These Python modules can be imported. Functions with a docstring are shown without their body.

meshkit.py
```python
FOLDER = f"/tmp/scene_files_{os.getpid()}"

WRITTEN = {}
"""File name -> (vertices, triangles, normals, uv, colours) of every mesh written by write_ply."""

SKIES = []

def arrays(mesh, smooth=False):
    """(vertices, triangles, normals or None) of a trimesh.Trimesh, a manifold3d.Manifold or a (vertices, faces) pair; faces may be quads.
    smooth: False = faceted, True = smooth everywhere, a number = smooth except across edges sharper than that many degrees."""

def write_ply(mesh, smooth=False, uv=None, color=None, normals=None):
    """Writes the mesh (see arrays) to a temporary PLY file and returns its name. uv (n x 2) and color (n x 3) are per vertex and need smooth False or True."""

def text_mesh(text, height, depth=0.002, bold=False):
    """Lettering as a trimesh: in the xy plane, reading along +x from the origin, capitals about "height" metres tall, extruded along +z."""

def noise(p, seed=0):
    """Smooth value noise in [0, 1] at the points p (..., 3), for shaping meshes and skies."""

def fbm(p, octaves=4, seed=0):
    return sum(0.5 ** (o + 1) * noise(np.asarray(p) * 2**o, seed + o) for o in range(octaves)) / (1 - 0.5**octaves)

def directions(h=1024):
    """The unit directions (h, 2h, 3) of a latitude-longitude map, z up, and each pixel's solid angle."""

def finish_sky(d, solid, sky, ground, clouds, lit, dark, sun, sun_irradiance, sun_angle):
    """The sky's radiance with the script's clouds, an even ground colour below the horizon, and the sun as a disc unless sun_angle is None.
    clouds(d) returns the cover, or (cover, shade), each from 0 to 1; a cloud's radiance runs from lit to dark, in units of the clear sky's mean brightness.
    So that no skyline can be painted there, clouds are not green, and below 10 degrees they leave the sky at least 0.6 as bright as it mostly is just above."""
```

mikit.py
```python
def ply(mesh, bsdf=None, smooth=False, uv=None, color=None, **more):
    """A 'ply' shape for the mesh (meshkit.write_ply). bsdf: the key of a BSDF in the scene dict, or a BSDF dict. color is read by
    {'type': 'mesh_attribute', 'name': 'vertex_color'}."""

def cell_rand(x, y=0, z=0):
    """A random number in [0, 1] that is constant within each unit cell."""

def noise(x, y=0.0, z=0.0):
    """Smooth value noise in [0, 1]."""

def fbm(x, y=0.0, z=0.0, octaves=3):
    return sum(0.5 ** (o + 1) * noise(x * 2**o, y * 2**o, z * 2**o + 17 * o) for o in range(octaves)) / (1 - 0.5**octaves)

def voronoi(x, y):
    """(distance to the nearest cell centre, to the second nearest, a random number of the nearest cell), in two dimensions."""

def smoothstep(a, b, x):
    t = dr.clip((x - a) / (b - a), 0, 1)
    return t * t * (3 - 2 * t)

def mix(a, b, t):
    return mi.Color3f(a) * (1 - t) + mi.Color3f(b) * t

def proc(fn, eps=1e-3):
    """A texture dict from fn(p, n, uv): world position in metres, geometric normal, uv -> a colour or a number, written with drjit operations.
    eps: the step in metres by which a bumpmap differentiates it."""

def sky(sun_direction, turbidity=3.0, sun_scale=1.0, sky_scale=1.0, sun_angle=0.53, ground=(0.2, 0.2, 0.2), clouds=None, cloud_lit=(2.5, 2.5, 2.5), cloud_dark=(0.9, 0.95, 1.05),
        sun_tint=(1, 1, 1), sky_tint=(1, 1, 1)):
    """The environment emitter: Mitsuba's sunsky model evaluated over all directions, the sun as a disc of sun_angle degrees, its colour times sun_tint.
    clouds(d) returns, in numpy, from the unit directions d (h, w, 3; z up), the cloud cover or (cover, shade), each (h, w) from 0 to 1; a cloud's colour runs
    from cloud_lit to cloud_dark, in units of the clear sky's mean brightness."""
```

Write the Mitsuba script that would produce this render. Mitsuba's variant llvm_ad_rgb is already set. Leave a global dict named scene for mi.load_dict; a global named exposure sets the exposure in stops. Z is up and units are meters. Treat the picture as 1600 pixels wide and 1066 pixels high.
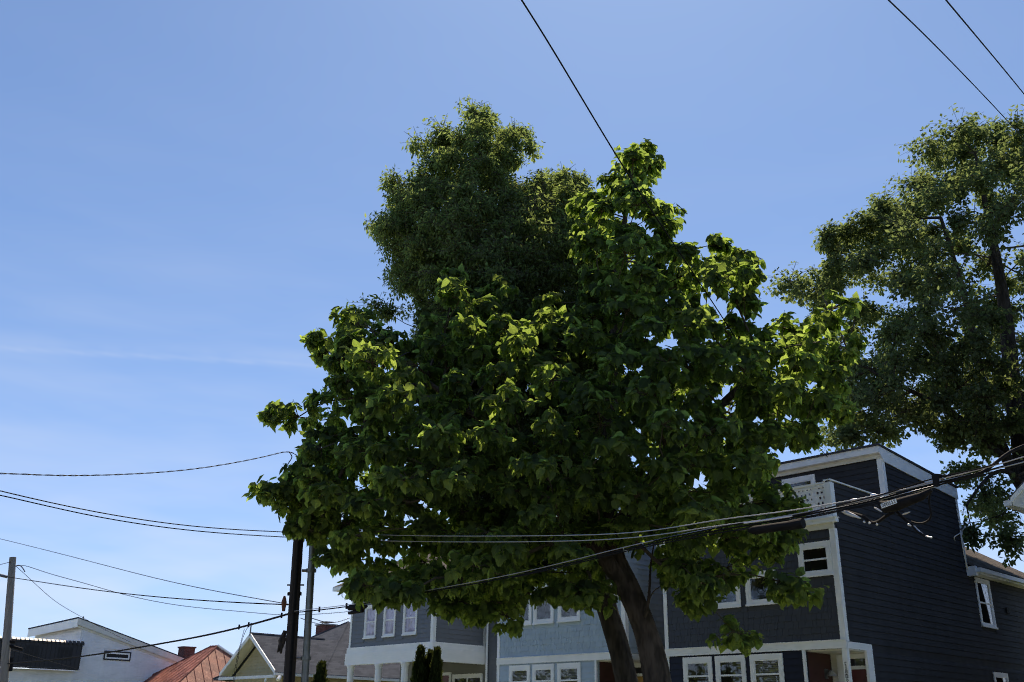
import math, random
import numpy as np, trimesh, shapely
from shapely.geometry import Polygon, box as sbox
from scipy.interpolate import CubicSpline
from scipy.spatial import cKDTree
import drjit as dr
import mitsuba as mi
import mikit, meshkit
from mikit import proc, noise, fbm, cell_rand, smoothstep, mix

rng = np.random.default_rng(7)
random.seed(7)
scene, labels = {}, {}
T = mi.ScalarTransform4f

# ---------------------------------------------------------------- camera
FPX, PITCH, ROLL, YAW = 1522.1, 0.378205, 0.0153457, -0.8116675      # solved from the photograph's vanishing points
EYE = np.array([0, 0, 1.6])
_f = np.array([0, math.cos(PITCH), math.sin(PITCH)])
_u = np.array([0, -math.sin(PITCH), math.cos(PITCH)])
_r = np.array([1.0, 0, 0])
CR = _r * math.cos(ROLL) + _u * math.sin(ROLL)
CU = -_r * math.sin(ROLL) + _u * math.cos(ROLL)
scene['camera'] = {'type': 'perspective', 'fov': math.degrees(2 * math.atan(800 / FPX)), 'fov_axis': 'x', 'near_clip': 0.05, 'far_clip': 6000.0,
                   'to_world': T().look_at(origin=EYE.tolist(), target=(EYE + _f).tolist(), up=CU.tolist())}

# ---------------------------------------------------------------- light
SUN_AZ, SUN_EL = math.radians(9), math.radians(63)
SUN = [math.sin(SUN_AZ) * math.cos(SUN_EL), math.cos(SUN_AZ) * math.cos(SUN_EL), math.sin(SUN_EL)]


def clouds(d):
    az = np.arctan2(d[..., 0], d[..., 1])
    el = np.arcsin(np.clip(d[..., 2], -1, 1))
    q = np.stack([d[..., 0] * 7, d[..., 1] * 7, d[..., 2] * 26], -1)
    veil = meshkit.fbm(q + 3.1, 5, 3)
    low = np.exp(-np.clip(el, 0, 2) / math.radians(8.5))
    band = np.clip((veil - 0.36) * 2.4, 0, 1)
    wisp = np.clip((meshkit.fbm(np.stack([d[..., 0] * 5, d[..., 1] * 5, d[..., 2] * 34], -1) + 11, 5, 8) - 0.5) * 1.4, 0, 1)
    # a thin vapour trail: a strip along one great circle, ragged and fading at its ends
    n = TRAIL_N
    off = d @ n
    rag = meshkit.fbm(d * 60.0, 4, 5)
    span = 1 / (1 + np.exp(-(az - math.radians(-52)) / 0.08)) * 1 / (1 + np.exp((az - math.radians(-10)) / 0.02))
    trail = np.exp(-((off - 0.0016 * (rag - .5)) / 0.0021) ** 2) * (0.35 + 0.6 * rag) * span * 0.13
    trail = trail + np.exp(-((off + 0.007 - 0.010 * (rag - .5)) / 0.008) ** 2) * rag * span * 0.09
    return np.clip(0.80 * low * (0.30 + band) + 0.17 * wisp * np.exp(-((el - 0.26) / 0.2) ** 2) + trail, 0, 0.93)


def _ray(x, y):
    d = _f + CR * ((x - 800) / FPX) - CU * ((y - 533) / FPX)
    return d


_t = np.cross(_ray(0, 545), _ray(470, 570))
TRAIL_N = _t / np.linalg.norm(_t)
scene['sky'] = mikit.sky(SUN, turbidity=3.0, clouds=clouds, cloud_lit=(2.35, 2.35, 2.35), cloud_dark=(1.2, 1.25, 1.3), ground=(0.16, 0.16, 0.14), sky_tint=(0.93, 0.985, 1.12))
exposure = 2.0

# ---------------------------------------------------------------- the street's own frame: u along the houses, v away from the street, z up
E1 = np.array([math.cos(YAW), math.sin(YAW), 0.0])
E2 = np.array([-math.sin(YAW), math.cos(YAW), 0.0])
_d = _ray(1322, 1003)
K0 = EYE + _d * 24 / math.hypot(_d[0], _d[1])
K0[2] = 0.0
FR = np.eye(4)
FR[:3, 0], FR[:3, 1], FR[:3, 2], FR[:3, 3] = E1, E2, [0, 0, 1], K0


def W(u, v, z):
    return K0 + E1 * u + E2 * v + np.array([0, 0, z])


def at(x, y, dist):
    d = _ray(x, y)
    return EYE + d * dist / math.hypot(d[0], d[1])


def onplane(x, y, p0, n):
    d = _ray(x, y)
    return EYE + d * (np.dot(np.asarray(p0) - EYE, n) / np.dot(d, n))


def project(p):
    q = np.asarray(p) - EYE
    w = q @ _f
    w = np.where(w < 0.1, 0.1, w)
    return 800 + FPX * (q @ CR) / w, 533 - FPX * (q @ CU) / w


# ---------------------------------------------------------------- materials
def add(key, d, twosided=True):
    scene[key] = {'type': 'twosided', 'b': d} if twosided else d


def pr(color, rough=0.5, **k):
    return {'type': 'principled', 'base_color': color if isinstance(color, dict) else {'type': 'rgb', 'value': list(color)}, 'roughness': rough, **k}


def painted(c, amount=0.16, scale=1.3):
    def fn(p, n, uv):
        a = fbm(p.x * scale, p.y * scale, p.z * scale * 2.2, 3)
        b = noise(p.x * 9, p.y * 9, p.z * 40)
        streak = fbm(p.x * 7, p.y * 7, p.z * 0.6, 2)
        return mi.Color3f(c) * (1 - amount + amount * (0.9 * a + 0.5 * b + 0.6 * streak))
    return proc(fn)


def bump(d, fn, scale, eps=2e-3):
    return {'type': 'bumpmap', 't': proc(fn, eps), 'scale': scale, 'b': d}


def grain(p, n, uv):
    return fbm(p.x * 24, p.y * 24, p.z * 130, 2)


WHITE = (0.77, 0.78, 0.78)
add('mat_white', pr(painted(WHITE, 0.14), 0.45))
add('mat_white_old', pr(painted((0.60, 0.60, 0.57), 0.3, 2.0), 0.5))
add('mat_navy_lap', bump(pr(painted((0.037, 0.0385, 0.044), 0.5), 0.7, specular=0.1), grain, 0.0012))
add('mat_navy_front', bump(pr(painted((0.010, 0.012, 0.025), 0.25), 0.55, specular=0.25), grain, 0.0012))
for i, c in enumerate([(0.034, 0.038, 0.048), (0.0325, 0.036, 0.046), (0.036, 0.040, 0.050)]):
    add(f'mat_slate_shingle_{i}', pr(painted(c, 0.14, 3.0), 0.6))
add('mat_blue_lap', bump(pr(painted((0.34, 0.42, 0.495), 0.16), 0.5), grain, 0.0012))
for i, c in enumerate([(0.33, 0.41, 0.475), (0.32, 0.395, 0.46), (0.34, 0.42, 0.485)]):
    add(f'mat_blue_shingle_{i}', pr(painted(c, 0.10, 3.0), 0.6))
add('mat_grey_lap', bump(pr(painted((0.125, 0.135, 0.155), 0.22), 0.55), grain, 0.0012))
add('mat_porch_wall', pr(painted((0.16, 0.165, 0.15), 0.25), 0.6))
add('mat_yellow_lap', bump(pr(painted((0.37, 0.31, 0.17), 0.25), 0.55), grain, 0.0012))
add('mat_white_lap', bump(pr(painted((0.68, 0.68, 0.70), 0.28), 0.5), grain, 0.0012))
add('mat_cream', pr(painted((0.66, 0.64, 0.56), 0.15), 0.5))
add('mat_dark_red', pr(painted((0.095, 0.016, 0.020), 0.35, 3), 0.35))
add('mat_red_brown', pr(painted((0.060, 0.020, 0.016), 0.35, 3), 0.6))
add('mat_ochre', pr(painted((0.42, 0.24, 0.05), 0.25, 3), 0.5))
add('mat_black_panel', pr(painted((0.012, 0.012, 0.016), 0.4), 0.45))
add('mat_dark', pr((0.012, 0.012, 0.014), 0.8))
add('mat_room', pr((0.03, 0.028, 0.028), 0.9))
add('mat_glass', {'type': 'thindielectric', 'int_ior': 1.52}, False)
add('mat_curtain', pr(proc(lambda p, n, uv: mix((0.30, 0.25, 0.42), (0.46, 0.42, 0.55), noise((p.x - p.y) * 17, 0.0, p.z * 0.6))), 0.8))
add('mat_blind', pr(painted((0.10, 0.105, 0.10), 0.2), 0.6))
add('mat_metal', pr(painted((0.20, 0.205, 0.215), 0.35, 4), 0.42, metallic=0.85))
add('mat_gutter', pr(painted((0.62, 0.64, 0.66), 0.2, 3), 0.35))


def asphalt_shingle(c0, c1):
    def fn(p, n, uv):
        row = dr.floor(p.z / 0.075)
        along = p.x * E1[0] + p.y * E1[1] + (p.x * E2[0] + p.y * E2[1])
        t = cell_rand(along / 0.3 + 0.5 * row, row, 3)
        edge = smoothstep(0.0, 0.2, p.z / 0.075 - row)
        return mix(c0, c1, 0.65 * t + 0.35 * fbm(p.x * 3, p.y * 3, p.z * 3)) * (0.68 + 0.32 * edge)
    return proc(fn)


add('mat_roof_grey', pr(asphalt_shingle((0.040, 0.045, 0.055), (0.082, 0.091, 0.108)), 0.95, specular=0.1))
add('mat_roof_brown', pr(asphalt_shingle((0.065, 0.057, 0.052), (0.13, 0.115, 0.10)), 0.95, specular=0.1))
add('mat_roof_dark', pr((0.035, 0.035, 0.04), 0.8))


def rust(p, n, uv):
    a = fbm(p.x * 1.2, p.y * 1.2, p.z * 2.2, 4)
    b = fbm(p.x * 7, p.y * 7, p.z * 5, 3)
    return mix(mix((0.17, 0.050, 0.030), (0.32, 0.110, 0.065), smoothstep(0.3, 0.7, a)), (0.42, 0.19, 0.125), smoothstep(0.55, 0.8, b) * 0.7)


add('mat_rust_roof', pr(proc(rust), 0.55, metallic=0.1))


def bricks(p, n, uv):
    z = p.z / 0.075
    row = dr.floor(z)
    a = (p.x * E1[0] + p.y * E1[1] + p.x * E2[0] + p.y * E2[1]) / 0.22 + 0.5 * row
    m = smoothstep(0.05, 0.12, z - row) * smoothstep(0.02, 0.06, a - dr.floor(a))
    return mix((0.20, 0.18, 0.16), mix((0.10, 0.030, 0.022), (0.17, 0.055, 0.038), cell_rand(a, row, 5)), m)


add('mat_brick', pr(proc(bricks), 0.9))


def bark(c0, c1, s=1.0):
    def col(p, n, uv):
        a = fbm(p.x * 16 * s, p.y * 16 * s, p.z * 3.2 * s, 4)
        return mix(c0, c1, smoothstep(0.3, 0.72, a)) * (0.75 + 0.5 * fbm(p.x * 2, p.y * 2, p.z * 1.4, 2))
    return bump(pr(proc(col), 0.9), lambda p, n, uv: dr.abs(fbm(p.x * 18 * s, p.y * 18 * s, p.z * 3.4 * s, 3) - 0.5), 0.10, 4e-3)


add('mat_bark', bark((0.024, 0.017, 0.013), (0.085, 0.063, 0.050)))
add('mat_bark_dark', bark((0.018, 0.014, 0.012), (0.055, 0.044, 0.037)))
add('mat_twig', pr((0.07, 0.055, 0.04), 0.9))
add('mat_pole_wood', bump(pr(proc(lambda p, n, uv: mix((0.010, 0.007, 0.006), (0.040, 0.029, 0.023), fbm(p.x * 30, p.y * 30, p.z * 1.6, 4))), 0.85), lambda p, n, uv: fbm(p.x * 60, p.y * 60, p.z * 1.5, 3), 0.012, 3e-3))
add('mat_pole_grey', bump(pr(proc(lambda p, n, uv: mix((0.13, 0.12, 0.115), (0.28, 0.265, 0.25), fbm(p.x * 30, p.y * 30, p.z * 1.6, 4))), 0.85), lambda p, n, uv: fbm(p.x * 60, p.y * 60, p.z * 1.5, 3), 0.010, 3e-3))
add('mat_fresh_wood', pr((0.14, 0.055, 0.03), 0.8))
add('mat_rubber', pr(proc(lambda p, n, uv: mix((0.005, 0.005, 0.006), (0.014, 0.013, 0.014), noise(p.x * 20, p.y * 20, p.z * 20))), 0.7, specular=0.12))
add('mat_aluminium', pr((0.62, 0.62, 0.62), 0.38, metallic=0.7))
add('mat_strand', pr((0.42, 0.42, 0.43), 0.40, metallic=0.6))
add('mat_label_white', pr((0.75, 0.75, 0.72), 0.5))


def leaf(kind, r0, r1, t0, t1, rough, w=0.5, vein=0.25):
    def c(lo, hi):
        def fn(p, n, uv):
            rib = 1 - smoothstep(0.03, 0.10, uv.y)
            return mix(lo, hi, uv.x) * (1 + vein * rib)
        return proc(fn)
    scene['mat_leaf_' + kind] = {'type': 'blendbsdf', 'weight': w,
                                 'a': {'type': 'principledthin', 'base_color': c(r0, r1), 'roughness': rough, 'diff_trans': 0.0, 'eta': 1.45},
                                 'b': {'type': 'principledthin', 'base_color': c(t0, t1), 'roughness': 0.7, 'diff_trans': 2.0, 'eta': 1.02}}


leaf('broad', (0.022, 0.031, 0.021), (0.056, 0.072, 0.044), (0.21, 0.325, 0.042), (0.68, 0.90, 0.16), 0.45, 0.46)
leaf('small', (0.038, 0.050, 0.029), (0.118, 0.138, 0.075), (0.23, 0.325, 0.072), (0.52, 0.65, 0.17), 0.45, 0.45)
leaf('far', (0.037, 0.049, 0.032), (0.104, 0.126, 0.076), (0.17, 0.245, 0.065), (0.39, 0.48, 0.15), 0.45, 0.45)
leaf('conifer', (0.012, 0.020, 0.010), (0.036, 0.048, 0.018), (0.05, 0.07, 0.015), (0.12, 0.14, 0.03), 0.6, 0.35, 0.0)


# ---------------------------------------------------------------- building blocks
def numbered(name):
    if name not in scene and name not in USED:
        USED.add(name)
        return name
    i = COUNT.get(name, 0)
    while True:
        i += 1
        k = f'{name}_{i:03d}'
        if k not in scene and k not in USED:
            COUNT[name] = i
            USED.add(k)
            return k


USED, COUNT = set(), {}


def thing(name, label, cat, group=None):
    key = numbered(name)
    labels[key] = {'label': label, 'category': cat}
    if group:
        labels[key]['group'] = group
    return key


def put(name, mesh, mat, parent=None, smooth=False, uv=None, to_world=None, **lab):
    if isinstance(mesh, (list, tuple)) and len(mesh) and isinstance(mesh[0], trimesh.Trimesh):
        mesh = trimesh.util.concatenate(mesh)
    key = numbered(f'{parent}__{name}' if parent else name)
    d = mikit.ply(mesh, mat, smooth=smooth, uv=uv)
    if to_world is not None:
        d['to_world'] = to_world
    scene[key] = d
    if lab:
        labels[key] = lab
    return key


class Wall:
    """A flat face of a building: a along it (to the viewer's right), d out of it, z up."""
    def __init__(s, u, v, side='front'):
        s.m = np.eye(4)
        a, n = {'front': ((1, 0), (0, -1)), 'right': ((0, 1), (1, 0)), 'left': ((0, 1), (-1, 0)), 'back': ((1, 0), (0, 1))}[side]
        s.m[:2, 0], s.m[:2, 1], s.m[:2, 3] = a, n, (u, v)
        s.w = FR @ s.m

    def to(s, mesh):
        mesh = mesh.copy()
        mesh.apply_transform(s.w)
        return mesh

    def bx(s, a0, a1, d0, d1, z0, z1):
        return s.to(rawbox(a0, a1, d0, d1, z0, z1))


def rawbox(a0, a1, b0, b1, c0, c1):
    m = trimesh.creation.box((abs(a1 - a0), abs(b1 - b0), abs(c1 - c0)))
    m.apply_translation(((a0 + a1) / 2, (b0 + b1) / 2, (c0 + c1) / 2))
    return m


def gbox(u0, u1, v0, v1, z0, z1):
    m = rawbox(u0, u1, v0, v1, z0, z1)
    m.apply_transform(FR)
    return m


def prism(pts_az, d0, d1):
    """A polygon in (a, z) pushed from d0 to d1, as a mesh in a wall's own frame."""
    m = trimesh.creation.extrude_polygon(pts_az if isinstance(pts_az, Polygon) else Polygon(pts_az), abs(d1 - d0), engine='earcut')
    v = m.vertices.copy()
    m.vertices = np.stack([v[:, 0], min(d0, d1) + v[:, 2], v[:, 1]], 1)
    m.invert()
    return m


def quadmesh(*polys):
    """Flat polygons (lists of world points), each triangulated as a fan."""
    vs, fs = [], []
    for p in polys:
        b = len(vs)
        vs += [np.asarray(q) for q in p]
        fs += [(b, b + i, b + i + 1) for i in range(1, len(p) - 1)]
    return trimesh.Trimesh(np.array(vs), np.array(fs), process=False)


def slab(p, thick):
    """A roof plane: world polygon with a thickness downwards."""
    top = [np.asarray(q) for q in p]
    bot = [q - np.array([0, 0, thick]) for q in top]
    n = len(p)
    polys = [top, bot[::-1]] + [[top[i], bot[i], bot[(i + 1) % n], top[(i + 1) % n]] for i in range(n)]
    return quadmesh(*polys)


def wedge(a0, a1, z0, z1, dt, db):
    """One siding piece: bottom edge db proud, top edge dt proud."""
    v = np.array([[a0, 0.0, z0], [a1, 0.0, z0], [a1, db, z0], [a0, db, z0], [a0, 0.0, z1], [a1, 0.0, z1], [a1, dt, z1], [a0, dt, z1]])
    f = np.array([[3, 2, 6], [3, 6, 7], [0, 3, 7], [0, 7, 4], [2, 1, 5], [2, 5, 6], [0, 1, 2], [0, 2, 3], [7, 6, 5], [7, 5, 4]])
    return trimesh.Trimesh(v, f, process=False)


def free_spans(a0, a1, z0, z1, holes):
    spans = [(a0, a1)]
    for h0, h1, y0, y1 in holes:
        if y1 <= z0 + 0.005 or y0 >= z1 - 0.005:
            continue
        spans = [q for s in spans for q in ((s[0], min(s[1], h0)), (max(s[0], h1), s[1])) if q[1] - q[0] > 0.015]
    return spans


def lap(parent, wall, mat, a0, a1, z0, z1, step, holes=(), joint=3.7, top=None, name='lap_board', parts_from=0.0):
    """Lap siding, every board a piece of its own. top(a) caps the wall where it is not level."""
    r = np.random.default_rng(int(abs(a0 * 31 + z0 * 17 + a1 * 7) * 10) + 5)
    z, made, low = z0, 0, []
    while z < z1 - 0.02:
        zt = min(z + step, z1)
        for s0, s1 in free_spans(a0, a1, z, zt, holes):
            cuts = [s0]
            x = s0 + r.uniform(0.6, joint)
            while x < s1 - 0.5:
                cuts.append(x)
                x += joint
            cuts.append(s1)
            for c0, c1 in zip(cuts[:-1], cuts[1:]):
                if top is not None and min(top(c0), top(c1)) < zt - 0.01:
                    hi = [q for q in np.linspace(c0, c1, 40) if top(q) >= zt - 0.01]
                    if not hi or hi[-1] - hi[0] < 0.05:
                        continue
                    c0, c1 = hi[0], hi[-1]
                m = wedge(c0 + 0.002, c1 - 0.002, z, min(zt + 0.012, z1), 0.004 + r.uniform(0, .001), 0.027 + r.uniform(-.002, .002))
                if z < parts_from or made >= 298:
                    low.append(wall.to(m))
                else:
                    put(name, wall.to(m), mat, parent)
                    made += 1
        z = zt
    if low:
        put('lower_boards', low, mat, parent, kind='stuff')


def shingles(parent, wall, mats, a0, a1, z0, z1, step, holes, order, seed=1):
    r = np.random.default_rng(seed)
    out = []
    z = z0
    while z < z1 - 0.02:
        zt = min(z + step, z1)
        for s0, s1 in free_spans(a0, a1, z, zt, holes):
            x = s0
            while x < s1 - 0.01:
                w = r.choice([0.10, 0.13, 0.16, 0.19, 0.23]) * r.uniform(0.93, 1.07)
                e = min(x + w, s1)
                if s1 - e < 0.06:
                    e = s1
                zl = z + r.choice([0.0, 0.0, 0.012, 0.0, -0.010])
                m = wedge(x + 0.003, e - 0.003, zl, min(zt + 0.01, z1), 0.006, 0.021 + r.uniform(-.003, .004))
                out.append((order((x + e) / 2, z), r.integers(0, 3), m))
                x = e
        z = zt
    out.sort(key=lambda t: t[0])
    for _, i, m in out[:298]:
        put('shingle', wall.to(m), mats[i], parent)
    if out[298:]:
        put('upper_shingles', [wall.to(m) for _, i, m in out[298:]], mats[0], parent, kind='stuff')


def frame_poly(a0, a1, z0, z1, w, wb=None, wt=None):
    return Polygon([(a0, z0), (a1, z0), (a1, z1), (a0, z1)], [[(a0 + w, z0 + (wb or w)), (a1 - w, z0 + (wb or w)), (a1 - w, z1 - (wt or w)), (a0 + w, z1 - (wt or w))]])


def window(parent, wall, a0, a1, z0, z1, style='double', cas=0.105, back='dark', mat='mat_white', name='window', rail=None, label=None):
    """Casing, sashes, panes and what stands behind the glass. The glass lies 1 cm proud of the wall sheet, recessed 4 cm in the casing."""
    key = put(name, wall.to(prism(frame_poly(a0, a1, z0, z1, cas, cas * 1.05, cas * 1.25), -0.01, 0.045)), mat, parent)
    if label:
        labels[key] = {'label': label}
    put('sill', wall.bx(a0 - 0.015, a1 + 0.015, 0.046, 0.075, z0 - 0.012, z0 + 0.035), mat, key)
    i0, i1, y0, y1 = a0 + cas, a1 - cas, z0 + cas * 1.05, z1 - cas * 1.25
    g = 0.026
    cells = []
    if style == 'single':
        cells = [(i0, i1, y0, y1, 0.030)]
    elif style == 'slider':
        mid = (i0 + i1) / 2
        cells = [(i0, mid, y0, y1, 0.030), (mid, i1, y0, y1, 0.022)]
    else:
        zr = y0 + (y1 - y0) * (0.5 if style == 'double' else 0.70) if rail is None else rail
        cells = [(i0, i1, zr - 0.02, y1, 0.034), (i0, i1, y0, zr + 0.022, 0.026)]
    for c0, c1, b0, b1, dd in cells:
        s = put('sash', wall.to(prism(frame_poly(c0, c1, b0, b1, g), 0.0, dd)), mat, key)
        q = wall.to(trimesh.Trimesh(np.array([[c0 + g, 0.016, b0 + g], [c1 - g, 0.016, b0 + g], [c1 - g, 0.016, b1 - g], [c0 + g, 0.016, b1 - g]]), np.array([[0, 1, 2], [0, 2, 3]]), process=False))
        put('pane', q, 'mat_glass', key)
    if back == 'curtain':
        n = 40
        aa = np.linspace(i0, i1, n)
        dd = -0.03 + 0.022 * np.sin(np.linspace(0, 22, n) + a0)
        v = np.concatenate([np.stack([aa, dd, np.full(n, y0)], 1), np.stack([aa, dd, np.full(n, y1)], 1)])
        f = [q for i in range(n - 1) for q in ((i, i + 1, n + i + 1), (i, n + i + 1, n + i))]
        put('curtain', wall.to(trimesh.Trimesh(v, np.array(f), process=False)), 'mat_curtain', key, smooth=True)
    elif back == 'blind':
        bl = [wall.to(wedge(i0 + 0.01, i1 - 0.01, y, y + 0.030, -0.035, -0.012)) for y in np.arange(y0, y1 - 0.02, 0.045)]
        for m in bl:
            pass
        put('blind', [wall.bx(i0 + 0.01, i1 - 0.01, -0.030, -0.027, y, y + 0.030) for y in np.arange(y0, y1 - 0.02, 0.042)], 'mat_blind', key)
    put('interior', wall.to(roombox(i0, i1, y0, y1, 0.35)), 'mat_room', key)
    return key


def roombox(a0, a1, z0, z1, depth):
    """Five inner faces of a dark recess behind the glass."""
    v = np.array([[a0, -0.004, z0], [a1, -0.004, z0], [a1, -0.004, z1], [a0, -0.004, z1], [a0, -depth, z0], [a1, -depth, z0], [a1, -depth, z1], [a0, -depth, z1]])
    f = [[4, 5, 6], [4, 6, 7], [0, 1, 5], [0, 5, 4], [3, 7, 6], [3, 6, 2], [0, 4, 7], [0, 7, 3], [1, 2, 6], [1, 6, 5]]
    return trimesh.Trimesh(v, np.array(f), process=False)


def backing(wall, a0, a1, z0, z1, holes, mat, parent, name, top=None, d=0.0):
    """The sheet behind the siding, with real openings for the windows."""
    outline = [(a0, z0), (a1, z0), (a1, z1), (a0, z1)] if top is None else [(a0, z0), (a1, z0)] + top
    poly = Polygon(outline)
    for h0, h1, y0, y1 in holes:
        poly = poly.difference(sbox(h0 + 0.07, y0 + 0.07, h1 - 0.07, y1 - 0.07))
    parts = [poly] if poly.geom_type == 'Polygon' else list(poly.geoms)
    return put(name, [wall.to(prism(p, d - 0.10, d)) for p in parts], mat, parent)


def tube(pts, radii, sides=6, cap=True):
    p = np.asarray(pts, float)
    r = np.broadcast_to(np.asarray(radii, float), (len(p),))
    t = np.gradient(p, axis=0)
    t /= np.linalg.norm(t, axis=1, keepdims=True) + 1e-12
    ref = np.array([0, 0, 1.0]) if abs(t[0, 2]) < 0.9 else np.array([1.0, 0, 0])
    x = np.cross(t[0], ref)
    x /= np.linalg.norm(x)
    xs = []
    for i in range(len(p)):
        x = x - t[i] * (x @ t[i])
        x /= np.linalg.norm(x) + 1e-12
        xs.append(x)
    xs = np.array(xs)
    ys = np.cross(t, xs)
    ang = np.arange(sides) * 2 * np.pi / sides
    v = p[:, None] + r[:, None, None] * (np.cos(ang)[None, :, None] * xs[:, None] + np.sin(ang)[None, :, None] * ys[:, None])
    i, j = np.meshgrid(np.arange(len(p) - 1), np.arange(sides), indexing='ij')
    q = np.stack([i * sides + j, i * sides + (j + 1) % sides, (i + 1) * sides + (j + 1) % sides, (i + 1) * sides + j], -1).reshape(-1, 4)
    f = np.vstack([q[:, [0, 1, 2]], q[:, [0, 2, 3]]])
    v = v.reshape(-1, 3)
    if cap:
        b = len(v)
        v = np.vstack([v, p[0], p[-1]])
        k = np.arange(sides)
        f = np.vstack([f, np.stack([np.full(sides, b), (k + 1) % sides, k], 1), np.stack([np.full(sides, b + 1), (len(p) - 1) * sides + k, (len(p) - 1) * sides + (k + 1) % sides], 1)])
    return trimesh.Trimesh(v, f, process=False)


def smooth_path(pts, n=60):
    p = np.asarray(pts, float)
    if len(p) == 2:
        return p[0] + (p[1] - p[0]) * np.linspace(0, 1, n)[:, None]
    s = np.concatenate([[0], np.cumsum(np.linalg.norm(np.diff(p, axis=0), axis=1) ** 0.5)])
    return CubicSpline(s, p, bc_type='natural')(np.linspace(0, s[-1], n))


# ---------------------------------------------------------------- the setting
def structure(name, mesh, mat, smooth=False):
    key = put(name, mesh, mat, None, smooth)
    labels[key] = {'kind': 'structure', 'label': name.replace('_', ' '), 'category': 'ground'}
    return key


add('mat_grass', pr(proc(lambda p, n, uv: mix((0.06, 0.095, 0.03), (0.17, 0.19, 0.085), fbm(p.x * 2.0, p.y * 2.0, 0.0, 5))), 0.9))
add('mat_asphalt', pr(proc(lambda p, n, uv: mix((0.13, 0.128, 0.125), (0.20, 0.195, 0.185), fbm(p.x * 3, p.y * 3, 0.0, 5))), 0.9))
add('mat_concrete', pr(proc(lambda p, n, uv: mix((0.28, 0.27, 0.25), (0.42, 0.41, 0.39), fbm(p.x * 2, p.y * 2, 0.0, 5))), 0.9))
structure('ground', quadmesh([W(-2500, -2500, 0), W(2500, -2500, 0), W(2500, 2500, 0), W(-2500, 2500, 0)]), 'mat_grass')
structure('road', quadmesh([W(-300, -19.2, 0.004), W(300, -19.2, 0.004), W(300, -11.0, 0.004), W(-300, -11.0, 0.004)]), 'mat_asphalt')
structure('kerb', [gbox(-300, 300, -11.0, -10.82, -0.1, 0.13), gbox(-300, 300, -19.38, -19.2, -0.1, 0.13)], 'mat_concrete')
structure('pavement', [gbox(u, u + 1.49, -5.0, -3.6, -0.1, 0.03) for u in np.arange(-75, 45, 1.5)] + [gbox(u, u + 1.49, -23.6, -21.9, -0.1, 0.03) for u in np.arange(-30, 60, 1.5)], 'mat_concrete')


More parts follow.
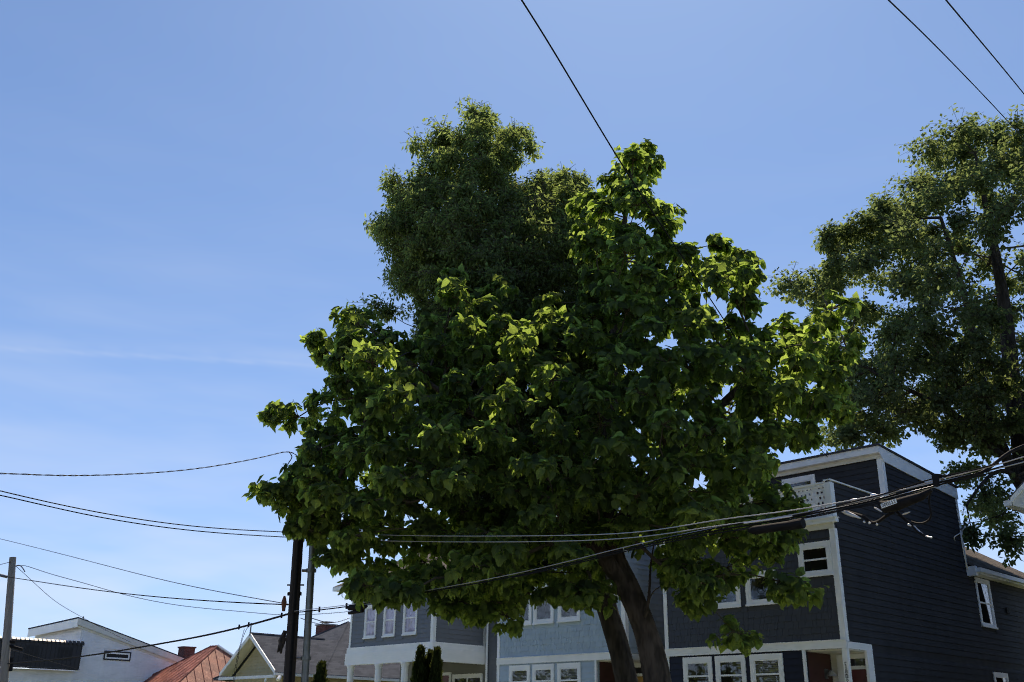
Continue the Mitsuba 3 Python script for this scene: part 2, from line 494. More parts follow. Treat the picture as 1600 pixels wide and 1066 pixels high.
# ---------------------------------------------------------------- the two townhouses (one design, two paints)
def townhouse(u1, label, lapmat, frontmat, shmats, door_mat, recess_mat, order, number=None):
    """u1: the right-hand corner. 5.05 m wide, two storeys with a shingled front, roof deck, and a set-back third storey."""
    t = thing('townhouse', label, 'house')
    L, WI = u1 - 5.05, 5.05
    f = Wall(L, 0.0, 'front')                    # a from 0 (left corner) to 5.05
    sd = Wall(u1, 0.0, 'right')
    sl = Wall(L, 0.0, 'left')
    A = lambda x: WI + x                         # x measured from the right-hand corner
    # front windows: (a0, a1, z0, z1)
    low = [(A(-4.51), A(-3.63), 1.55, 3.33), (A(-3.53), A(-2.66), 1.55, 3.33), (A(-2.53), A(-1.63), 1.55, 3.33)]
    up = [(A(-4.40), A(-3.58), 4.46, 5.62 if number is None else 5.26), (A(-3.50), A(-2.67), 4.46, 5.62 if number is None else 5.26), (A(-2.50), A(-1.63), 4.46, 5.62 if number is None else 5.26)]
    hi = [(A(-0.98), A(-0.12), 5.0, 5.79)]
    rec = (A(-1.02), A(0.3), 0.0, 3.33)
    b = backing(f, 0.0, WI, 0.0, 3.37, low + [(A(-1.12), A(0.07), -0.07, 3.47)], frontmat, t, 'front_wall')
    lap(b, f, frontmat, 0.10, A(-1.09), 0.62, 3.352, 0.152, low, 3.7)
    b = backing(f, 0.0, WI, 3.37, 6.06, up + hi, shmats[0], t, 'upper_front_wall')
    shingles(b, f, shmats, 0.10, A(-0.12), 3.56, 6.05, 0.154, up + hi, order, 3)
    put('foundation', f.bx(0.0, A(-1.09), 0.03, 0.06, 0.0, 0.60), 'mat_concrete', t)
    for w in low:
        window(t, f, *w, style='transom', back='blind' if number is None or w is low[2] else 'dark', rail=w[3] - 0.46)
    for w in up:
        window(t, f, *w, style='single', back='dark')
    window(t, f, *hi[0], style='double', back='dark')
    # white trim
    put('belt_trim', [f.bx(0.0, A(0.03), 0.03, 0.055, 3.372, 3.545), sd.bx(0.0, 1.14, 0.0, 0.028, 3.37, 3.52)], 'mat_white', t)
    put('belt_drip_cap', f.bx(0.0, A(0.03), 0.0, 0.075, 3.546, 3.562), 'mat_white', t)
    put('corner_trim', [f.bx(A(-0.115), A(0.028), 0.0, 0.032, 3.563, 6.06), sd.bx(0.0, 0.10, 0.0, 0.028, 3.53, 6.06)], 'mat_white', t)
    put('corner_trim', f.bx(-0.005, 0.105, 0.0, 0.034, 0.0, 6.06), 'mat_white', t)
    put('frieze', f.bx(-0.02, A(0.02), 0.0, 0.045, 6.061, 6.19), 'mat_cream', t)
    put('deck_cornice', [f.bx(-0.10, A(0.13), -0.02, 0.12, 6.191, 6.285), f.bx(-0.12, A(0.15), -0.03, 0.145, 6.286, 6.305)], 'mat_white', t)
    # entrance recess
    rb = Wall(L, 1.14, 'front')
    rl = Wall(L + A(-1.06), 0.0, 'right')
    put('recess_wall', rl.bx(0.03, 1.13, -0.05, 0.0, 0.0, 3.36), recess_mat, t)
    put('recess_back_wall', rb.bx(A(-1.05), A(-0.02), -0.1, 0.0, 0.0, 3.36), 'mat_cream', t)
    put('porch_ceiling', gbox(L + A(-1.05), L + A(-0.01), 0.06, 1.13, 3.34, 3.369), 'mat_cream', t)
    put('porch_floor', gbox(L + A(-1.05), u1 + 0.02, -0.1, 1.13, 0.0, 0.62), 'mat_concrete', t)
    dk = put('door', rb.bx(A(-0.72), A(-0.16), 0.002, 0.03, 0.64, 2.98), door_mat, t)
    put('panel', [rb.bx(A(-0.65), A(-0.48), 0.03, 0.045, 1.9, 2.8), rb.bx(A(-0.40), A(-0.23), 0.03, 0.045, 1.9, 2.8), rb.bx(A(-0.65), A(-0.48), 0.03, 0.045, 0.8, 1.7), rb.bx(A(-0.40), A(-0.23), 0.03, 0.045, 0.8, 1.7)], door_mat, dk)
    put('handle', [rb.bx(A(-0.69), A(-0.67), 0.045, 0.08, 1.5, 1.75)], 'mat_metal', dk)
    put('door_frame', [rb.bx(A(-0.87), A(-0.72), 0.0, 0.05, 0.62, 3.33), rb.bx(A(-0.16), A(-0.03), 0.0, 0.05, 0.62, 3.33), rb.bx(A(-0.72), A(-0.16), 0.0, 0.05, 3.22, 3.33), rb.bx(A(-0.72), A(-0.16), 0.0, 0.06, 2.985, 3.06)], 'mat_white', t)
    tr = put('transom', rb.bx(A(-0.715), A(-0.165), 0.001, 0.008, 3.062, 3.218), 'mat_dark', t)
    put('pane', rb.to(trimesh.Trimesh(np.array([[A(-0.71), .02, 3.065], [A(-.17), .02, 3.065], [A(-.17), .02, 3.215], [A(-.71), .02, 3.215]]), np.array([[0, 1, 2], [0, 2, 3]]))), 'mat_glass', tr)
    put('porch_post', f.bx(A(-1.10), A(-1.03), 0.0, 0.05, 0.0, 3.37), 'mat_white', t)
    ps = put('porch_post', gbox(u1 - 0.105, u1 + 0.015, 0.005 - 0.05, 0.07, 0.62, 3.369), 'mat_white', t)
    put('porch_pier', [gbox(u1 - 0.03, u1 + 0.027, 0.86, 1.14, 0.0, 3.369)], 'mat_white', t)
    lm = put('porch_lamp', [rl.bx(0.80, 0.92, 0.0, 0.03, 2.78, 3.0), rl.bx(0.84, 0.88, 0.03, 0.14, 2.94, 2.97)], 'mat_metal', t)
    shade = trimesh.creation.revolve(np.array([[0.0, 0.12], [0.03, 0.12], [0.11, 0.03], [0.12, 0.0], [0.105, 0.0], [0.0, 0.09]]), sections=20)
    shade.apply_translation([0.86, 0.15, 2.84])
    put('lamp_shade', rl.to(shade), 'mat_aluminium', lm, smooth=40)
    if number:
        for i, ch in enumerate(number):
            g = meshkit.text_mesh(ch, 0.085, 0.006, bold=True)
            g.apply_translation([-g.bounds[:, 0].mean(), -g.bounds[:, 1].mean(), 0])
            g.vertices = np.stack([g.vertices[:, 0] + A(-0.045), 0.046 + g.vertices[:, 2], g.vertices[:, 1] + 2.985 - 0.105 * i], 1)
            g.invert()
            k = put('house_number', f.to(g), 'mat_dark', ps)
        plate = f.bx(A(-0.07), A(-0.02), 0.046, 0.054, 3.05, 3.075)
        put('small_plate', plate, 'mat_metal', ps)
    # roof deck rail: square-hole panels between posts, siding parapet at the sides
    for j, (p0, p1) in enumerate([(A(-4.95), A(-2.60)), (A(-2.48), A(-0.135))]):
        poly = Polygon([(p0, 6.31), (p1, 6.31), (p1, 7.16), (p0, 7.16)])
        holes = []
        for r in range(6):
            z = 6.455 + r * 0.126
            x = p0 + (0.09 if r % 2 else 0.145)
            while x < p1 - 0.07:
                holes.append(sbox(x - 0.029, z - 0.029, x + 0.029, z + 0.029))
                x += 0.109
        poly = poly.difference(shapely.union_all(holes))
        put('rail_panel', f.to(prism(poly, -0.10, -0.085)), 'mat_white', t)
    put('deck_rail', [f.bx(0.0, A(0.0), -0.15, -0.04, 7.161, 7.20), f.bx(0.0, A(0.0), -0.13, -0.06, 7.09, 7.118)], 'mat_white', t)
    for x in (A(-0.135), A(-2.60), A(-5.05)):
        put('rail_post', f.bx(x, x + (0.165 if x > 4 else 0.12), -0.165, 0.03 if x > 4 else -0.02, 6.306, 7.16), 'mat_white', t)
    put('deck_floor', gbox(L + 0.02, u1 - 0.12, 0.14, 2.9, 6.2, 6.27), 'mat_roof_dark', t)
    # right side wall, roof line of the third storey falling to the back
    rt = lambda a: 8.40 - 0.070 * (a - 2.9)
    holes = [(7.69, 8.68, 4.42, 5.77), (7.95, 8.92, 1.75, 3.23)] if number else []
    back = 13.4
    prof = [(back, 5.95), (7.33, 5.95), (7.33, rt(7.33)), (2.9, rt(2.9)), (2.9, 7.2), (0.0, 7.2)]
    poly = Polygon([(0.0, 0.0), (back, 0.0)] + prof).difference(sbox(-0.1, -0.1, 1.14, 3.37))
    for h0, h1, y0, y1 in holes:
        poly = poly.difference(sbox(h0 + 0.07, y0 + 0.07, h1 - 0.07, y1 - 0.07))
    b = put('side_wall', sd.to(prism(poly, -0.10, 0.0)), lapmat, t)

    def top(a):
        return 7.18 if a < 2.9 else (rt(a) if a <= 7.33 else 5.95)
    lap(b, sd, lapmat, 1.14, back, 1.42, 3.36, 0.153, holes + [(0.0, 1.145, 0, 3.53)], 5.5, name='lap_board')
    lap(b, sd, lapmat, 0.10, back, 3.53, 5.95, 0.153, holes, 5.5, name='lap_board')
    lap(b, sd, lapmat, 0.17, 2.9, 6.31, 7.18, 0.153, (), 5.5, name='lap_board')
    lap(b, sd, lapmat, 0.10, 2.9, 5.95, 6.31, 0.153, (), 5.5, name='lap_board')
    lap(b, sd, lapmat, 2.9, 7.22, 5.95, 8.40, 0.153, (), 4.5, top=top, name='lap_board')
    if number:
        put('wall_vent', [sd.bx(9.62, 9.80, .028, .06, 4.93, 5.10)], 'mat_dark', t)
        put('vent_pipe', tube([W(u1 - 1.2, 5.0, 8.3), W(u1 - 1.2, 5.0, 8.52)], .05, 8), 'mat_metal', t)
    for h in holes:
        window(t, sd, *h, style='double', cas=0.09, back='dark')
    put('parapet_cap', sd.bx(-0.02, 2.88, -0.14, 0.045, 7.201, 7.232), 'mat_white', t)
    put('left_wall', sl.to(prism(Polygon([(0.0, 0.0), (back, 0.0)] + prof), -0.1, 0.0)), lapmat, t)
    put('back_wall', Wall(L, back, 'back').bx(0.1, WI - 0.1, -0.1, 0.0, 0.0, 5.95), lapmat, t)
    # third storey
    f3 = Wall(L, 2.9, 'front')
    dh = [(A(-2.95), A(-1.93), 6.28, 8.20)]
    b = backing(f3, 0.0, WI, 6.2, 8.36, dh, lapmat, t, 'third_storey_front_wall')
    lap(b, f3, lapmat, 0.10, A(-0.12), 6.30, 8.34, 0.153, dh, 3.7)
    window(t, f3, *dh[0], style='double', name='deck_door', cas=0.11, back='dark')
    put('corner_trim', [f3.bx(A(-0.12), A(-0.001), 0.0, 0.034, 6.31, 8.36), f3.bx(A(0.0), A(0.03), 0.0, 0.034, 7.24, 8.36), sd.bx(2.9, 3.0, 0.0, 0.030, 7.24, rt(2.9) - 0.17)], 'mat_white', t)
    put('corner_trim', sd.bx(7.23, 7.335, 0.0, 0.030, 6.0, rt(7.3) - 0.16), 'mat_white', t)
    put('soffit_trim', f3.bx(-0.02, A(0.034), 0.0, 0.06, 8.30, 8.415), 'mat_cream', t)
    put('fascia', f3.bx(-0.06, A(0.05), 0.0, 0.20, 8.42, 8.60), 'mat_white', t)
    rk = Polygon([(2.72, rt(2.72) + 0.18), (2.72, rt(2.72) + 0.02), (2.9, rt(2.9) - 0.19), (7.36, rt(7.36) - 0.16), (7.36, rt(7.36) + 0.15)])
    put('rake_board', sd.to(prism(rk, 0.031, 0.056)), 'mat_white', t)
    rz = lambda v: rt(v) + 0.20
    put('upper_roof', slab([W(L - 0.08, 2.66, rz(2.66) + .03), W(u1 + 0.09, 2.66, rz(2.66) + .03), W(u1 + 0.09, 7.40, rz(7.40) + .03), W(L - 0.08, 7.40, rz(7.40) + .03)], 0.05), 'mat_roof_dark', t)
    put('third_storey_back_wall', Wall(L, 7.33, 'back').bx(0.1, WI - 0.1, -0.1, 0.0, 6.0, rt(7.33)), lapmat, t)
    # rear wing: gable roof, ridge running back
    zr, ue = 7.72, 0.30
    ym = u1 - WI / 2
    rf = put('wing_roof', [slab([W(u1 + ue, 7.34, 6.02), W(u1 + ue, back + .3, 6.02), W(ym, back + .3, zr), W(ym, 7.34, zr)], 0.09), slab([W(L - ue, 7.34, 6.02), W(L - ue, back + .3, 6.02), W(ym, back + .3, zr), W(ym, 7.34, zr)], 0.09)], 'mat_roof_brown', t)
    put('ridge_cap', tube([W(ym, 7.34, zr + .01), W(ym, back + .3, zr + .01)], 0.07, 6), 'mat_roof_brown', rf)
    put('wing_gable', quadmesh([W(L, back, 5.9), W(u1, back, 5.9), W(ym, back, zr - .1)]), lapmat, t)
    ev = put('eave', [gbox(u1 + 0.005, u1 + ue - 0.02, 7.36, back + .28, 5.80, 5.835)], 'mat_cream', t)
    put('gutter', [gbox(u1 + ue - 0.018, u1 + ue + 0.10, 7.25, back + .3, 5.836, 5.95)], 'mat_gutter', ev)
    put('eave_return', gbox(u1 + 0.032, u1 + ue - 0.02, 7.20, 7.358, 5.74, 6.0), 'mat_white', ev)
    put('eave_fascia', gbox(u1 + ue - 0.04, u1 + ue - 0.0185, 7.36, back + .3, 5.80, 5.99), 'mat_white', ev)
    return t


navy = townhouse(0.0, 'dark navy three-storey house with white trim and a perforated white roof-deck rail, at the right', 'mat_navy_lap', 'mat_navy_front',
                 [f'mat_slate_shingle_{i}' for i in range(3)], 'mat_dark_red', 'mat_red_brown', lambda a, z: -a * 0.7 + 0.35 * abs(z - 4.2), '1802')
blue = townhouse(-6.40, 'light blue shingled house with white trim, behind the two tree trunks', 'mat_blue_lap', 'mat_blue_lap',
                 [f'mat_blue_shingle_{i}' for i in range(3)], 'mat_ochre', 'mat_red_brown', lambda a, z: z)


# ---------------------------------------------------------------- grey corner house with a columned porch
def grey_house():
    t = thing('corner_house', 'grey lap-sided house with lavender curtains, white band and round porch columns', 'house')
    u0, u1, z1 = -19.30, -14.60, 6.22
    f, sd = Wall(u0, 0.0, 'front'), Wall(u1, 0.0, 'right')
    wi = u1 - u0
    ws = [(0.86, 1.56, 4.47, 5.62), (1.98, 2.66, 4.47, 5.62), (3.10, 3.85, 4.47, 5.62)]
    b = backing(f, 0.0, wi, 4.2, z1, ws, 'mat_grey_lap', t, 'upper_front_wall')
    lap(b, f, 'mat_grey_lap', 0.08, wi - 0.10, 4.2, z1, 0.150, ws, 4.0)
    for w in ws:
        window(t, f, *w, style='double', back='curtain', cas=0.075)
    b = backing(sd, 0.1, 2.3, 4.2, z1, [], 'mat_grey_lap', t, 'upper_side_wall')
    lap(b, sd, 'mat_grey_lap', 0.10, 2.22, 4.2, z1, 0.150, [], 4.0)
    put('corner_trim', [f.bx(wi - 0.10, wi + 0.03, 0.0, 0.034, 4.2, z1), sd.bx(0.0, 0.10, 0.0, 0.030, 4.2, z1)], 'mat_white', t)
    put('corner_trim', f.bx(-0.02, 0.08, 0.0, 0.034, 4.2, z1), 'mat_white', t)
    put('corner_trim', sd.bx(2.22, 2.33, 0.0, 0.034, 3.6, z1), 'mat_white', t)
    put('porch_beam', [f.bx(-0.10, wi + 0.10, -0.10, 0.10, 3.60, 3.995), sd.bx(0.105, 2.33, -0.10, 0.10, 3.60, 3.995)], 'mat_white', t)
    put('porch_cornice', [f.bx(-0.07, wi + 0.07, -0.10, 0.07, 4.0, 4.198), sd.bx(0.10, 2.33, -0.10, 0.07, 4.0, 4.198)], 'mat_white', t)
    put('porch_ceiling', gbox(u0 + .1, u1 - .1, 0.11, 2.32, 3.9, 3.94), 'mat_porch_wall', t)
    for a in (0.17, 1.82, 3.29):
        prof = np.array([[0.0, 0.6], [0.115, 0.6], [0.115, 3.45], [0.13, 3.46], [0.13, 3.52], [0.15, 3.53], [0.15, 3.599], [0.0, 3.599]])
        m = trimesh.creation.revolve(prof, sections=24)
        m.apply_translation([a, 0.0, 0.0])
        put('porch_column', f.to(m), 'mat_white', t, smooth=35)
    # body behind the porch, wider to the right
    fb = Wall(u0, 2.33, 'front')
    wl = [(3.06, 4.62, 2.1, 3.32)]
    dw = (1.92, 2.98, 0.62, 3.40)
    b = backing(fb, 0.0, 5.30, 0.0, 3.9, wl + [dw], 'mat_porch_wall', t, 'porch_back_wall')
    window(t, fb, *wl[0], style='slider', back='dark', cas=0.09)
    fr = put('door_frame', fb.to(prism(frame_poly(*dw, 0.10), -0.05, 0.04)), 'mat_white', t)
    dr_ = put('door', fb.bx(dw[0] + 0.10, dw[1] - 0.10, -0.04, 0.0, 0.72, 3.30), 'mat_dark_red', t)
    put('door_window', fb.bx(dw[0] + 0.3, dw[1] - 0.3, 0.001, 0.012, 2.3, 2.95), 'mat_white_old', dr_)
    b = backing(fb, 4.80, 5.30, 3.9, z1, [], 'mat_grey_lap', t, 'rear_front_wall')
    lap(b, fb, 'mat_grey_lap', 4.80, 5.30, 1.5, z1, 0.150, [], 4.0)
    put('downspout', [tube([W(u1 + .19, 2.24, 0.3), W(u1 + .19, 2.24, 6.1)], 0.04, 8)], 'mat_white', t, smooth=50)
    put('side_walls', [gbox(u0, u0 + .1, 0.101 + 2.3, 9.5, 0, z1), gbox(u0 + .001, u0 + .1, 0.101, 2.4, 4.2, z1), gbox(u0 + 5.2, u0 + 5.3, 2.44, 9.5, 0, z1), gbox(u0 + .1, u0 + 5.2, 9.4, 9.5, 0, z1)], 'mat_grey_lap', t)
    put('porch_floor', gbox(u0 - .05, u1 + .05, -0.15, 2.2, 0.0, 0.6), 'mat_concrete', t)
    # hip roof over the front, white boxed eaves
    o = 0.55
    A_, B_, C_, D_ = W(u0 - o, -o, 6.34), W(u1 + o, -o, 6.34), W(u1 + o + .3, 10.0, 6.34), W(u0 - o, 10.0, 6.34)
    P, Q = W((u0 + u1) / 2, 2.2, 8.0), W((u0 + u1) / 2, 7.5, 8.0)
    put('roof', [slab([A_, B_, P], 0.06), slab([B_, C_, Q, P], 0.06), slab([C_, D_, Q], 0.06), slab([D_, A_, P, Q], 0.06)], 'mat_roof_brown', t)
    put('soffit', gbox(u0 - o + .02, u1 + o - .02, -o + .02, 9.9, 6.221, 6.25), 'mat_white', t)
    put('fascia', [gbox(u0 - o, u1 + o, -o - .01, -o + .018, 6.19, 6.33), gbox(u1 + o - .018, u1 + o + .01, -o + .02, 9.9, 6.19, 6.33), gbox(u0 - o - .01, u0 - o + .018, -o + .02, 9.9, 6.19, 6.33)], 'mat_white', t)
    put('eave_hook', tube([W(u0 - .3, -.3, 6.2), W(u0 - .3, -.3, 6.02), W(u0 - .22, -.3, 5.97)], 0.015, 6), 'mat_metal', t)
    # white carved bracket under the gutter at the right-hand corner
    br = [W(u1 - .25, -.42, 6.62), W(u1 - .05, -.40, 6.5), W(u1 - .12, -.33, 6.32), W(u1 - .12, -.28, 6.2)]
    put('eave_bracket', [tube(smooth_path(br, 12), 0.05, 6), tube([W(u1 + .12, -.42, 6.62), W(u1 - .05, -.40, 6.5)], 0.04, 6)], 'mat_white', t, smooth=60)
    return t


grey_house()


# ---------------------------------------------------------------- bungalow with the yellow gable
def bungalow():
    t = thing('bungalow', 'low bungalow with pale yellow gable, grey shingle roof and brick chimney', 'house')
    ul, ur, um = -28.55, -24.35, -26.46
    ze, zp = 3.55, 5.08
    g = Wall(um, 0.0, 'front')
    o = 0.0
    b = put('gable_wall', g.to(prism([(-1.85, 3.42), (1.85, 3.42), (0, 4.74)], -0.55, -0.45)), 'mat_yellow_lap', t)
    r = np.random.default_rng(2)
    z = 3.45
    gd = Wall(um, 0.45, 'front')
    while z < 4.6:
        w = (4.72 - (z + 0.13)) / 1.32 * 1.85
        if w > 0.1:
            put('lap_board', gd.to(wedge(-w, w, z, z + 0.14, 0.004, 0.034)), 'mat_yellow_lap', b)
        z += 0.128
    # barge boards, open soffits behind them
    put('bargeboard', [g.to(prism([(-2.2, ze - .10), (-2.2, ze + 0.05), (0.0, zp + 0.02), (0.0, zp - .17)], 0.0, 0.035))], 'mat_white', t)
    put('bargeboard', [g.to(prism([(2.2, ze - .10), (2.2, ze + 0.05), (0.002, zp + 0.02), (0.002, zp - .17)], 0.0, 0.035))], 'mat_white', t)
    put('soffit', [slab([W(um, 0.0, zp - .10), W(um, .5, zp - .10), W(ur + .05, .5, ze - .06), W(ur + .05, 0.0, ze - .06)], .02), slab([W(um, 0.0, zp - .10), W(um, .5, zp - .10), W(ul - .05, .5, ze - .06), W(ul - .05, 0.0, ze - .06)], .02)], 'mat_cream', t)
    # main roof: front gable wing running back into a hip
    PK = W(-28.0, 5.85, 6.09)
    slope = (zp - ze) / (ur - um)
    put('roof', [slab([W(ur + .1, -.02, ze - .03), W(ur + .1, 12.0, ze - .03), W(um, 12.0, zp), W(um, -.02, zp)], .06),
                 slab([W(ul - .1, -.02, ze - .03), W(ul - .1, 6.0, ze - .03), W(um, 6.0, zp), W(um, -.02, zp)], .06)], 'mat_roof_grey', t)
    put('hip_roof', [slab([W(ur + .1, 2.2, ze - .02), W(ur + .1, 12., ze - .02), W(-28.0, 9.0, 6.09), PK], .05), slab([W(ur + .1, 2.2, ze - .02), PK, W(-33.4, 2.2, ze - .02)], .05),
                     slab([W(-33.4, 2.2, ze - .02), PK, W(-28.0, 9.0, 6.09), W(-33.4, 12.0, ze - .02)], .05)], 'mat_roof_grey', t)
    put('ridge_cap', [tube([W(um, -.02, zp + .01), W(um, 3.6, zp + .01)], .05, 6), tube([PK, W(ur + .1, 2.2, ze)], .045, 6), tube([PK, W(-33.4, 2.2, ze)], .045, 6)], 'mat_roof_grey', t)
    put('gutter', [gbox(ur + .08, ur + .2, -.05, 12.0, ze - .16, ze - .06)], 'mat_gutter', t)
    put('front_gutter', [gbox(ul - .1, ur + .1, -.06, .05, 3.30, 3.41)], 'mat_gutter', t)
    put('floodlight', [tube([W(ur + .2, .1, 3.3), W(ur + .2, .05, 3.2)], .05, 8), tube([W(ur + .32, .1, 3.34), W(ur + .38, 0.0, 3.22)], .07, 8), tube([W(ur - .5, .0, 3.3), W(ur - .5, -.05, 3.16)], .05, 8)], 'mat_white', t)
    b = put('side_wall', [gbox(ur - .3, ur - .2, .5, 11.5, 0, 3.45), gbox(-33.0, ur - .31, 11.4, 11.5, 0, 3.45), gbox(-33.0, -32.9, 2.6, 11.39, 0, 3.45), gbox(ul + .2, ur - .31, .5, .6, 0, 3.42)], 'mat_yellow_lap', t)
    sw = Wall(ur - .2, 0.0, 'right')
    lap(b, sw, 'mat_yellow_lap', .5, 11.5, 2.0, 3.4, .14, [], 4.5)
    # chimney
    c0 = W(-29.9, 5.7, 0)
    ch = put('chimney', [gbox(-30.15, -29.35, 5.5, 6.1, 4.8, 6.02)], 'mat_brick', t)
    put('chimney_cap', [gbox(-30.2, -29.3, 5.45, 6.15, 6.021, 6.08), gbox(-30.05, -29.45, 5.6, 6.0, 6.16, 6.2)] + [gbox(-30.0 + .5 * i, -29.96 + .5 * i, 5.7, 5.74, 6.08, 6.16) for i in (0, 1)], 'mat_concrete', ch)
    # service mast at the ridge, with the drop wires that run down the gable
    put('service_mast', [tube([W(um, -.03, zp - .1), W(um, -.03, zp + .42)], .03, 8)], 'mat_metal', t)
    put('drop_wire', [tube(smooth_path([W(um - .35, -.12, zp + .20), W(um - .6, -.15, 4.3), W(um - .75, -.15, 3.2), W(um - .78, -.15, 2.2)], 20), .011, 5), tube(smooth_path([W(um - .05, -.12, zp + .3), W(um - .35, -.15, 4.9), W(um - .6, -.15, 3.7), W(um - .68, -.15, 2.2)], 20), .011, 5)], 'mat_rubber', t)
    return t


bungalow()


# ---------------------------------------------------------------- cottage with the rusty standing-seam roof
def cottage():
    t = thing('cottage', 'small house with a rusty red standing-seam metal roof and brick chimney', 'house')
    ze, zp = 3.62, 5.66
    FL, FRt = np.array([-45.3, 3.7, ze]), np.array([-40.4, 3.9, ze])
    BR, BL = np.array([-39.9, 9.6, ze]), np.array([-45.5, 9.6, ze])
    P0, P1 = np.array([-42.5, 6.55, zp]), np.array([-41.8, 6.60, zp])
    w = lambda p: W(*p)
    put('roof', [slab([w(FL), w(FRt), w(P1), w(P0)], .05), slab([w(FRt), w(BR), w(P1)], .05), slab([w(BR), w(BL), w(P0), w(P1)], .05), slab([w(BL), w(FL), w(P0)], .05)], 'mat_rust_roof', t)
    seams = []
    for (e0, e1, r0, r1, n) in ((FL, FRt, P0, P1, 11), (FRt, BR, P1, P1, 12)):
        for i in range(1, n):
            s = i / n
            lo = e0 + (e1 - e0) * s
            # runs straight up the slope until it meets the ridge or a hip
            mid = (r0 + r1) / 2
            tt = 1.0
            along = (e1 - e0) / np.linalg.norm(e1 - e0)
            pos = (lo - e0) @ along
            q0, q1, Lg = (r0 - e0) @ along, (r1 - e0) @ along, np.linalg.norm(e1 - e0)
            if pos < q0:
                tt = pos / q0
            elif pos > q1:
                tt = (Lg - pos) / (Lg - q1)
            n_up = (r0 + r1) / 2 - (e0 + along * ((q0 + q1) / 2))
            hi = lo + n_up * tt
            m = tube([w(lo) + [0, 0, .015], w(hi) + [0, 0, .015]], .022, 4)
            put('seam', m, 'mat_rust_roof', t)
    put('hip_cap', [tube([w(FRt) + [0, 0, .02], w(P1) + [0, 0, .02]], .04, 6), tube([w(P0) + [0, 0, .02], w(P1) + [0, 0, .02]], .05, 6), tube([w(FL) + [0, 0, .02], w(P0) + [0, 0, .02]], .04, 6)], 'mat_rust_roof', t)
    put('hip_flashing', [tube([w(BR) + [0, 0, .03], w(P1) + [0, 0, .05]], .07, 6)], 'mat_white', t)
    put('walls', [gbox(-45.0, -40.6, 4.2, 4.3, 0, 3.6), gbox(-40.7, -40.6, 4.31, 9.3, 0, 3.6), gbox(-45.0, -44.9, 4.31, 9.3, 0, 3.6), gbox(-44.89, -40.71, 9.2, 9.3, 0, 3.6)], 'mat_white_lap', t)
    put('chimney', [gbox(-45.95, -45.25, 6.3, 7.0, 0.0, 5.72), gbox(-46.0, -45.2, 6.25, 7.05, 5.721, 5.80)], 'mat_brick', t)
    return t


cottage()


